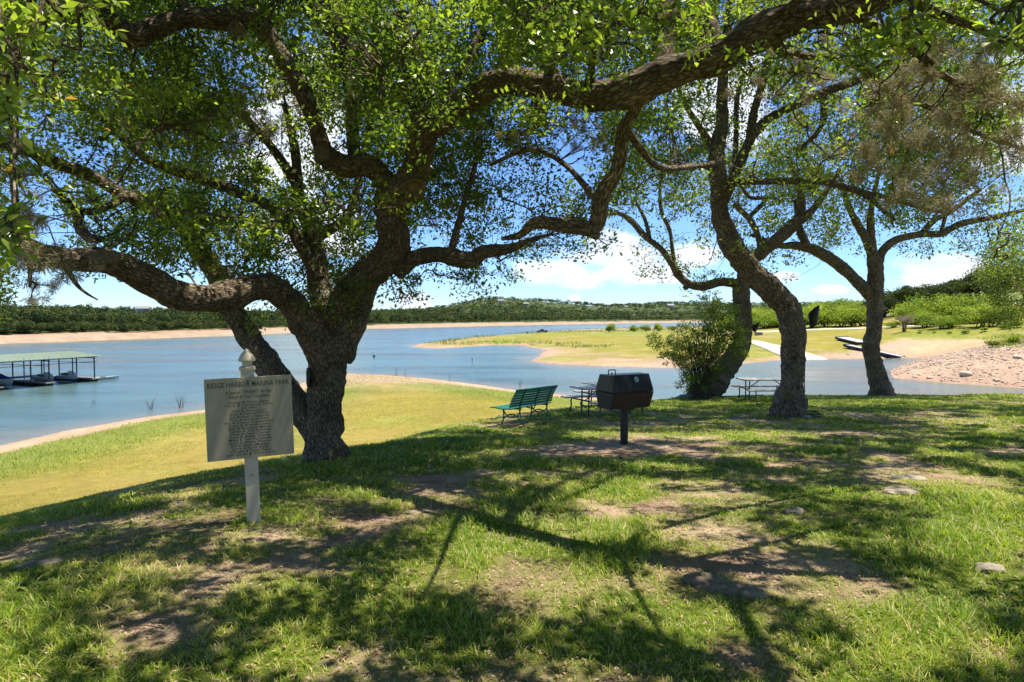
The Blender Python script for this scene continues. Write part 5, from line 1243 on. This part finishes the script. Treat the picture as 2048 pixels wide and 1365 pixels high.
CC = np.array(CC); V, Q, T = cluster_leaves(CC, rng.uniform(.10, .22, len(CC)), 42, .075, .040, np.clip(.5 + .35 * fbm(CC * 1.3 + 3, 2) + .22 * (CC[:, 0] < -.5), 0, .9))
np_mesh('foliage', V, Q, M_BUSH, bush, attrs={'tint': T}); A = Acc()
for c in CC[::2]:
    k = rng.uniform(.2, .5); a = c * np.array([k * .6, k * .6, k]); t = np.linspace(0, 1, 4)[:, None]; C = a * (1 - t) + c * t + rng.normal(size=(4, 3)) * .04; V, Q, bk = tube_np(C, np.linspace(.010, .003, 4), 3, 0, 0); A.add(V, Q, bk)
V, Q, X = A.get(); np_mesh('twigs', V, Q, M_TWIG, bush, vecs={'bk': X})

# generic plants made once, then copied
def plant_meshes(kind, mat, n, radii, size, lobes, stem_n, h, stem_r, cz, tr=M_TWIG):
    out = []
    for i in range(6):
        V, Q, T = blob_crown(n, radii, size, lobes, .35); V = V + [0, 0, cz]; V[:, 2] = np.where(V[:, 2] < .15, .15 + np.abs(V[:, 2] - .15) * .7, V[:, 2])
        T = np.clip(T + (i - 2.5) * .11, 0, 1); V = V * [1, 1, .82 + .07 * i]; o = np_mesh('crown', V, Q, mat, attrs={'tint': T}); o2 = stems(None, stem_n, radii[0] * .55, h, tr, stem_r, base=.1 * radii[0], name='trunk')
        out.append((o.data, o2.data)); bpy.data.objects.remove(o); bpy.data.objects.remove(o2)
    return out
PL = {'mesquite_tree': plant_meshes('m', M_MESQ, 4200, (4.8, 4.4, 3.3), .36, 22, 9, 2.4, .11, 1.75),
      'shrub': plant_meshes('s', M_MESQ, 900, (1.2, 1.1, .8), .20, 9, 8, .7, .025, .55),
      'live_oak': plant_meshes('o', M_FAROAK, 2600, (5.0, 4.6, 3.4), .42, 14, 6, 3.2, .20, 3.6),
      'bare_shrub': plant_meshes('b', M_DRYBUSH, 1000, (2.0, 1.9, 1.6), .16, 8, 16, 2.6, .06, 2.0, M_DRYBUSH)}
def plant(kind, px, py, D, s, label, cat, group, zoff=0.0, sz=1.0):
    x = (px - 1024) / F * D; z = gz(x, D); i = int(rng.integers(6)); me = PL[kind][i]
    r = empty(kind, (x, D, z + zoff), rng.uniform(0, 6.28), label, cat, group); r.scale = (s, s, s * sz)
    for nm, m_ in zip(('crown', 'trunk'), me):
        o = bpy.data.objects.new(nm, m_); COL.objects.link(o); o.parent = r
    return r
def DB_(px, py, hi=240):
    return min(hit(px, py, 60, 900)[1], hi)
def D_at(px, py, lo=60, hi=600):           # depth where ground is seen at that pixel
    h = hit(px, py, lo, hi); return h[1]
G1 = 'mesquite trees across the cove'
# grove behind the lawn between and beside the trunks
row = [(1470, 655, .9), (1513, 657, .95), (1540, 656, 1.05), (1568, 655, .95), (1625, 655, 1.05), (1652, 654, 1.1), (1682, 654, 1.05), (1706, 653, .95), (1722, 652, 1.0)]
for i, (px, py, s) in enumerate(row):
    plant('mesquite_tree', px, py, DB_(px, py), s * 80 * DB_(px, py) / F / 9.2, ['bright green mesquite in the grove seen left of the bent oak', 'green mesquite just right of the bent oak trunk', 'rounded mesquite left of the S-curved trunk', 'mesquite half hidden behind the S-curved trunk bend',
          'mesquite right behind the S-curved oak floodlight', 'tall mesquite midway between the two right trunks', 'broad mesquite left of the slender oak', 'low mesquite touching the slender oak outline', 'mesquite hidden behind the slender oak trunk'][i], 'tree', G1)
for i in range(40):
    plant('mesquite_tree', 1455 + i * 7.4 + rng.uniform(-5, 5), 0, rng.uniform(205, 250), rng.uniform(.95, 1.85), 'pale green mesquite in the back rows of the grove', 'tree', 'back rows of the mesquite grove')
fr = [(1785, 656, 42, 'young pale mesquite right beside the slender oak'), (1822, 649, 95, 'mesquite rising behind the bare purplish shrub'), (1850, 655, 95, 'mesquite right of the bare purplish shrub'), (1862, 644, 130, 'wide mesquite before the dark oaks, left of its pair'), (1915, 642, 130, 'wide mesquite before the dark oaks, right of its pair'),
      (1882, 658, 80, 'low spreading mesquite on the slope above the stony bank'), (1908, 654, 60, 'small spreading mesquite, middle one above the stony bank'), (1938, 648, 100, 'mesquite with a flat bright top under the dark wood'), (1964, 654, 100, 'rounded mesquite with clear trunk and shadow on the dry slope'), (1998, 652, 90, 'mesquite partly behind the low hanging oak crown'), (1955, 640, 120, 'mesquite filling the gap below the dark wood'),
      (1838, 642, 110, 'mesquite at the far end of the slope below the dark oaks')]
for (px, py, w, l) in fr: plant('mesquite_tree', px, 0, DB_(px, py), w * .88 * DB_(px, py) / F / 9.2, l, 'tree', G1)
plant('bare_shrub', 1808, 0, DB_(1808, 664), DB_(1808, 664) / 118, 'bare purplish brown shrub standing alone on the grass', 'shrub', None)
od = [(1770, 215, 1.25, 'dark oak just right of the slender oak trunk'), (1798, 220, 1.55, 'rounded dark oak topping the left end of the dark wood'), (1835, 225, 1.7, 'highest rounded dark oak behind the mesquites'), (1872, 228, 1.6, 'dark oak right of the highest one behind the mesquites'), (1905, 232, 1.4, 'lower dark oak in the dip of the wood skyline')]
for (px, D, s, l) in od: plant('live_oak', px, 0, D, s * 1.15, l, 'tree', 'dark oaks behind the mesquites', 0)
for i in range(42):
    px = rng.uniform(1750, 2250); plant('live_oak', px, 0, rng.uniform(200, 260) - max(0, px - 1900) * .2, rng.uniform(1.15, 1.6), 'dark oak merged in the wood beyond the stony bank', 'tree', 'dark wood beyond the stony bank', rng.uniform(0, 2.0) + max(0, (px - 1880) * .018))
# shrubs on top of the stony bank, on the point and on the near right slope
for i, (px, py, s, l) in enumerate([(1985, 694, 1.0, 'bright green shrub on top of the stony bank'), (2030, 690, 1.1, 'bright shrub on the stony bank touching the right edge'), (1840, 668, .5, 'small tuft at the head of the stony slope'), (1870, 667, .5, 'second small tuft along the head of the stony slope'), (1930, 668, .8, 'green tuft in the middle of the slope head'),
                                    (1970, 664, .9, 'green tuft right of the middle of the slope head'), (2005, 660, 1.2, 'dark green shrub below the low hanging oak crown'), (2035, 655, 1.3, 'shrub at the right edge under the oak crown'), (1900, 668, .5, 'thin tuft left of the middle of the slope head')]):
    plant('shrub', px, py, D_at(px, py), s, l, 'shrub', 'shrubs around the stony bank')
for i, (px, s, l) in enumerate([(1218, 2.3, 'round green shrub on the flat point, leftmost of the group'), (1268, 2.0, 'green shrub starting the long clump on the point'), (1292, 2.2, 'middle shrub in the long clump on the point'), (1318, 2.1, 'shrub ending the long clump on the point'), (1345, 1.9, 'shrub on the point beside the airy bush'), (1375, 2.0, 'shrub seen through the airy bush')]):
    plant('shrub', px, 0, 262 + i * 3, s * 1.25, l, 'shrub', 'shrubs on the grassy point')
# dead twigs standing in the shallows
def dead(px, py, h, n, spread, label, cat='dead shrub'):
    x, y = WP(px, py); r = empty('dead_shrub', (x, y, WZ - .05), 0, label, cat, 'dead shrubs standing in the shallows'); stems(r, n, spread, h, M_DRYBUSH, .012, base=.10, name='branches', curve=.5)
dead(302, 818, 1.1, 12, .9, 'bare grey twigs in shallow water, left of the pair'); dead(360, 816, 1.4, 18, 1.0, 'fuller bare shrub in shallow water near the sign')
dead(793, 752, 1.3, 5, .5, 'sparse dead stems in water just off the sand, right of the oak'); dead(811, 757, 1.6, 3, .2, 'single upright dead stem off the sand'); dead(899, 765, 1.6, 3, .15, 'lone thin stick in the water behind the lawn'); dead(1040, 773, 1.0, 7, .5, 'dead twigs in water above the green bench'); dead(186, 808, .5, 5, .4, 'tiny dead twigs poking from the water by the dock')

# ------------------------------------------------------------------ far woods: one mass of crowns over the far shore and hills
def far_woods():
    A = Acc(); n = 26000
    a = rng.uniform(-1.15, 1.05, n); D = np.exp(rng.uniform(math.log(175), math.log(3300), n)); x = a * D; y = D
    z, sa, sb, sc, sm, rk, zB = ground(x, y, True)
    keep = (sc > 11 + 5 * n2(x, y, .03, 2, 51)) & (z > WZ + .5); keep &= (n2(x, y, 1 / 110., 3, 52) < .30) | (sc < 120)
    x, y, z, sc, D = x[keep], y[keep], z[keep], sc[keep], D[keep]
    # a closed front row along the shore
    m = 5200; a2 = rng.uniform(-1.15, .42, m); D2 = np.interp(1024 + F * a2, [-414, 0, 200, 430, 560, 740, 1000, 1190, 1400, 1549], [168, 192, 225, 272, 310, 445, 612, 810, 1080, 1150]) * rng.uniform(1.0, 1.35, m)
    x2, y2 = a2 * D2, D2; z2, _, _, _sb, _, _, _ = ground(x2, y2, True); sc2 = ground(x2, y2, True)[3]; k2 = (sc2 > 10) & (sc2 < 90)
    x = np.concatenate([x, x2[k2]]); y = np.concatenate([y, y2[k2]]); z = np.concatenate([z, z2[k2]]); D = np.concatenate([D, D2[k2]]); sc = np.concatenate([sc, sc2[k2]])
    rad = rng.uniform(2.6, 4.8, len(x)) * np.where(D > 450, 1.2, 1) * np.where(D > 900, 1.5, 1) * np.where(D > 1800, 1.6, 1) * np.where(sc < 22, .62, 1)
    hgt = rad * rng.uniform(.75, 1.1, len(x)) * np.where(D > 900, .7, 1)
    protos = {}
    for lvl, (cards, size, lob) in {0: (420, .17, 11), 1: (120, .26, 8), 2: (34, .42, 6)}.items():
        protos[lvl] = [blob_crown(cards, (1, 1, 1), size, lob, .35) for _ in range(6)]
    for i in range(len(x)):
        lvl = 0 if D[i] < 290 else (1 if D[i] < 700 else 2)
        V, Q, T = protos[lvl][int(rng.integers(6))]; an_ = rng.uniform(0, 6.28); c_, s_ = math.cos(an_), math.sin(an_)
        W_ = np.stack([V[:, 0] * c_ - V[:, 1] * s_, V[:, 0] * s_ + V[:, 1] * c_, V[:, 2] * (hgt[i] / rad[i])], 1) * rad[i] + [x[i], y[i], z[i] + hgt[i] * .72]
        A.add(W_, Q, np.clip(T * .75 + rng.normal() * .24 + .06, 0, 1))
    V, Q, X = A.get(); print('far woods', len(x), len(Q)); o = np_mesh('far_woods', V, Q, M_FAROAK, attrs={'tint': X})
    tag(o, 'dark green wood covering the far shore and hills', 'woodland', kind='stuff')
far_woods()
# a few pale houses on the far hills
M_HOUSE = surf('pale_house_wall', (.55, .50, .44), .8, .3, .3, .1, bump=0); M_HROOF = surf('house_roof', (.25, .23, .22), .8, .3, .3, .1, bump=0); M_HWIN = surf('house_window', (.05, .06, .07), .2, .5, 1, .1, bump=0)
for i, (px, py, w, l) in enumerate([(1003, 606, 16, 'pale house high on the tallest far hill'), (1052, 612, 13, 'pale house right of the tallest hill top'), (287, 627, 8, 'white roofed house half hidden in the left wood'), (1430, 612, 26, 'pale house on the distant right ridge'), (1560, 612, 30, 'pale house on the ridge between the right trunks'), (1340, 614, 24, 'pale house at the left end of the distant ridge')]):
    h = hit(px, py + 1, 300, 3400); 
    if px < 400: h = np.array([(px - 1024) / F * 430, 430, gz((px - 1024) / F * 430, 430) + 1.5])
    r = empty('house', (h[0], h[1], h[2] + 1.0), rng.uniform(-.5, .5), l, 'house', 'pale houses on the far hills')
    MB().box((0, 0, 2.0), (w, w * .6, 6.0)).build('wall', M_HOUSE, r)
    MB().prism([(-w*.36, 5.0), (w*.36, 5.0), (0, 5.0 + w * .22)], (-w*.54, 0, 0), (0, 1, 0), (0, 0, 1), (1, 0, 0), w * 1.08).build('roof', M_HROOF, r)
    for k in (-1, 1): MB().box((k * w * .25, -w*.3 - .02, 2.8), (w*.14, .1, 1.8)).build('window', M_HWIN, r)

# stones strewn on the right bank: the many small ones are one mass
def bank_rocks():
    A = Acc(); n = 20000; px = rng.uniform(1770, 2330, n); D = rng.uniform(62, 104, n); x = (px - 1024) / F * D; y = D
    z, sa, sb, sc, sm, rk, zB = ground(x, y, True); k = (sb > .3) & (z < -1.6) & (z > WZ) & (n2(x, y, .3, 3, 61) > -.25); x, y, z = x[k], y[k], z[k]
    th_ = np.array([(1,0,0),(-1,0,0),(0,1,0),(0,-1,0),(0,0,1),(0,0,-1)], float)
    tri = np.array([(0,2,4),(2,1,4),(1,3,4),(3,0,4),(2,0,5),(1,2,5),(3,1,5),(0,3,5)])
    for i in range(len(x)):
        s_ = .04 + .20 * rng.uniform() ** 6; v = th_ * rng.uniform(.5, 1.3, (6, 3)) * s_ + rng.normal(size=(6, 3)) * .18 * s_; v[:, 2] *= .7; A.add(v + [x[i], y[i], z[i] + .02], tri, np.full(6, rng.uniform()))
    V, Q, X = A.get(); o = np_mesh('bank_rubble', V, Q, M_ROCK, attrs={'tint': X}); tag(o, 'loose pale stones strewn over the sloping bank', 'rubble', kind='stuff')
bank_rocks()
for i, (px, py, s, l) in enumerate([(1932, 750, .75, 'largest whitish boulder low on the stony bank'), (1860, 757, .42, 'pale boulder left of the largest one, near the water'), (1790, 757, .5, 'brown rock at the tip of the stony bank'), (1995, 762, .35, 'small boulder right of the largest one'), (1945, 712, .45, 'boulder halfway up the stony bank'),
                                    (2035, 716, .6, 'dark rock at the right edge of the bank'), (1915, 716, .35, 'small rock beside the halfway boulder'), (1830, 720, .35, 'rock on the ridge line of the bank'), (1697, 710, .45, 'lone rock on the sand beside the ramp')]):
    hh = hit(px, py, 55, 200); stone('boulder', 0, 0, s * .8, s * .6, s * .42, rng.uniform(0, 3), l, M_ROCK, 20 + i, .25, (hh[0], hh[1]), 'boulders on the stony bank', 'boulder')
# ------------------------------------------------------------------ grass, weeds and leaf litter on the hill top
def grass():
    VV = []; QQ = []; TT = []; n0 = 0
    rings = np.geomspace(2.1, 27, 16)
    for i in range(len(rings) - 1):
        r0, r1 = rings[i], rings[i + 1]; dm = .5 * (r0 + r1)
        amax = 1.35 if dm < 12 else 1.2; area = amax * (r1 ** 2 - r0 ** 2)
        n = int(area * 11500 / dm ** 1.12)
        D = np.sqrt(rng.uniform(r0 ** 2, r1 ** 2, n)); a = rng.uniform(-amax, amax, n); x = a * D; y = D
        # tufting: pull blades towards tuft centres
        cell = .05 + .012 * dm; cx = (np.floor(x / cell) + .5 + .45 * _h(np.floor(x / cell), np.floor(y / cell), np.zeros(n))) * cell; cy2 = (np.floor(y / cell) + .5 + .45 * _h(np.floor(x / cell), np.floor(y / cell), np.ones(n))) * cell
        pull = rng.uniform(0, .75, n); x = x + (cx - x) * pull; y = y + (cy2 - y) * pull
        g = grassiness(x, y); z, sa, sb, sc, sm, rk, zB = ground(x, y, True)
        keep = (rng.uniform(size=n) < np.clip(g * 1.25 + .03, 0, 1)) & (sm < 4.5) & (sa > 0)
        x, y, z, g, D, cx, cy2 = x[keep], y[keep], z[keep], g[keep], D[keep], cx[keep], cy2[keep]; n = len(x)
        tuft = _h(np.floor(cx / cell), np.floor(cy2 / cell), np.full(n, 5.0))
        tall = np.clip(.5 + n2(x, y, .8, 2, 71), 0, 1)
        h = (.022 + .040 * g * rng.uniform(.4, 1.3, n) + .020 * tuft * g + .08 * np.clip(tall * 1.15, 0, 1) ** 4 * g) * np.where(D > 10, 1.15, 1); h = np.maximum(h, .014) * .58
        w = .0028 * np.maximum(1, dm / 4.2) * rng.uniform(.7, 1.3, n)
        ly = rng.uniform(0, 6.28, n); lean = rng.uniform(.4, 1.7, n) * h
        ox = np.cos(ly) * lean + (x - cx) * .35; oy = np.sin(ly) * lean + (y - cy2) * .35; q = ly + rng.uniform(.8, 2.2, n)
        sxx, syy = np.cos(q) * w, np.sin(q) * w
        t = np.clip(.38 + .36 * n2(x, y, .7, 3, 72) + .16 * rng.normal(size=n) + .26 * (1 - g) + .10 * tuft, 0, .86); dry = rng.uniform(size=n) < .10 + .18 * (1 - g); t[dry] = rng.uniform(.84, 1, dry.sum())
        p0 = np.stack([x - sxx, y - syy, z - .006], 1); p1 = np.stack([x + sxx, y + syy, z - .006], 1)
        m0 = np.stack([x + ox * .42 - sxx * .8, y + oy * .42 - syy * .8, z + h * .62], 1); m1 = np.stack([x + ox * .42 + sxx * .8, y + oy * .42 + syy * .8, z + h * .62], 1)
        tp0 = np.stack([x + ox - sxx * .08, y + oy - syy * .08, z + h * .92], 1); tp1 = np.stack([x + ox + sxx * .08, y + oy + syy * .08, z + h * .92], 1)
        V = np.stack([p0, p1, m1, m0, tp1, tp0], 1).reshape(-1, 3); b = np.arange(n)[:, None] * 6 + n0
        Q = np.concatenate([b + [0, 1, 2, 3], b + [3, 2, 4, 5]], 0); VV.append(V); QQ.append(Q); TT.append(np.repeat(t, 6)); n0 += len(V)
    V = np.vstack(VV); Q = np.vstack(QQ); print('grass blades', len(V) // 6)
    o = np_mesh('grass', V, Q, M_GRASS, attrs={'tint': np.concatenate(TT)}); tag(o, 'patchy green turf growing on the shaded hill top', 'grass', kind='stuff')
grass()
def shore_weeds():
    n = 60000; px = rng.uniform(-250, 1300, n); D = rng.uniform(26, 95, n); x = (px - 1024) / F * D; y = D
    z, sa, sb, sc, sm, rk, zB = ground(x, y, True); k = (sa > 3.4 + 1.2 * n2(x, y, .25, 2, 81)) & (sa < 10 + 3 * n2(x, y, .1, 2, 82)) & (z < -4); x, y, z = x[k], y[k], z[k]; n = len(x)
    C = np.stack([x, y, z], 1); d = rng.normal(size=(n, 3)) * .35 + [0, 0, 1]; V, Q = leaves(C, d, rng.uniform(.07, .20, n), .035)
    o = np_mesh('shore_weeds', V, Q, M_GRASS, attrs={'tint': np.repeat(np.clip(.52 + .4 * n2(x, y, .3, 2, 83) + .1 * rng.normal(size=n), 0, .85), 4)}); tag(o, 'taller green weeds along the sandy shore', 'weeds', kind='stuff')
shore_weeds()
def lawn_blades():
    n = 220000; D = np.exp(rng.uniform(math.log(8), math.log(60), n)); px = rng.uniform(-260, 1130, n); x = (px - 1024) / F * D; y = D
    z, sa, sb, sc, sm, rk, zB = ground(x, y, True); k = (sa > 7) & (sm > 3.2) & (n2(x, y, .5, 3, 88) > -.22); x, y, z, D = x[k], y[k], z[k], D[k]; n = len(x)
    C = np.stack([x, y, z - .01], 1); d = rng.normal(size=(n, 3)) * .7 + [0, 0, .8]; V, Q = leaves(C, d, rng.uniform(.03, .075, n) * np.clip(D / 20, .8, 1.6), .006 * np.clip(D / 9, 1, 6))
    o = np_mesh('lawn_blades', V, Q, M_GRASS, attrs={'tint': np.repeat(np.clip(.66 + .3 * n2(x, y, .25, 3, 89) + .12 * rng.normal(size=n), 0, 1), 4)}); tag(o, 'short yellow green blades of the sunny lower lawn', 'grass', kind='stuff')
lawn_blades()
def point_weeds():
    n = 26000; px = rng.uniform(830, 1480, n); D = np.exp(rng.uniform(math.log(120), math.log(420), n)); x = (px - 1024) / F * D; y = D
    z, sa, sb, sc, sm, rk, zB = ground(x, y, True); ppx, ppy, _ = project(np.stack([x, y, z], 1))
    k = (sb > 1.5) & (((sb < 9) & (y > 165)) | (y > 265) | ((np.hypot((ppx - 1170) / 60, (ppy - 692) / 5) < 1))); k &= n2(x, y, .05, 3, 84) > -.12
    x, y, z = x[k], y[k], z[k]; n = len(x); C = np.stack([x, y, z], 1); d = rng.normal(size=(n, 3)) * .5 + [0, 0, 1]; V, Q = leaves(C, d, rng.uniform(.3, 1.1, n), .16)
    o = np_mesh('point_scrub', V, Q, M_BUSH, attrs={'tint': np.repeat(np.clip(.55 + .35 * rng.normal(size=n), 0, 1), 4)}); tag(o, 'low dry scrub along the far side of the point', 'scrub', kind='stuff')
point_weeds()
def bank_weeds():
    n = 16000; px = rng.uniform(1780, 2300, n); D = rng.uniform(78, 135, n); x = (px - 1024) / F * D; y = D
    z, sa, sb, sc, sm, rk, zB = ground(x, y, True); k = (z > -2.75) & (z < -1.2) & (n2(x, y, .12, 3, 86) > -.05); x, y, z = x[k], y[k], z[k]; n = len(x)
    C = np.stack([x, y, z], 1); d = rng.normal(size=(n, 3)) * .35 + [0, 0, 1]; V, Q = leaves(C, d, rng.uniform(.2, .7, n), .06)
    o = np_mesh('bank_weeds', V, Q, M_BUSH, attrs={'tint': np.repeat(np.clip(.65 + .3 * rng.normal(size=n), 0, 1), 4)}); tag(o, 'dry grey green weeds on top of the stony bank', 'weeds', kind='stuff')
bank_weeds()
def litter():
    n = 100000; D = 2.1 + 20 * rng.uniform(size=n) ** 1.3; a = rng.uniform(-1.3, 1.3, n); x = a * D; y = D; g = grassiness(x, y); z, sa, sb, sc, sm, rk, zB = ground(x, y, True)
    k = (rng.uniform(size=n) < np.clip(1.05 - g * .75, 0, 1)) & (sm < 1.5); x, y, z, D = x[k], y[k], z[k], D[k]; n = len(x)
    C = np.stack([x, y, z + .006 + rng.uniform(0, .012, n)], 1); d = rng.normal(size=(n, 3)) * [1, 1, .22]; u = rng.normal(size=(n, 3)) * .35 + [0, 0, 1]
    s = rng.uniform(.018, .038, n) * np.maximum(1, D / 9); V, Q = leaves(C, d, s, s * .45, fold=.3, ups=u)
    o = np_mesh('leaf_litter', V, Q, M_LITTER, attrs={'tint': np.repeat(rng.uniform(0, 1, n), 4)}); tag(o, 'dry brown oak leaves scattered on the bare soil', 'leaf litter', kind='stuff')
    # small fallen twigs
    A = Acc()
    for i in range(150):
        Dd = 2.3 + 14 * rng.uniform(); xx = rng.uniform(-.85, .85) * Dd; an_ = rng.uniform(0, 3.14); L = rng.uniform(.06, .28); t = np.linspace(-.5, .5, 5)
        X_ = xx + np.cos(an_) * L * t; Y_ = Dd + np.sin(an_) * L * t; Z_ = ground(X_, Y_) + .018; C = np.stack([X_, Y_, Z_], 1) + rng.normal(size=(5, 3)) * [.008, .008, .003]
        V, Q, bk = tube_np(C, np.linspace(.004, .002, 5), 4, 0, 0); A.add(V, Q, bk)
    V, Q, X = A.get(); o = np_mesh('fallen_twigs', V, Q, M_TWIG, vecs={'bk': X}); tag(o, 'thin dry twigs fallen on the turf', 'twigs', kind='stuff')
litter()
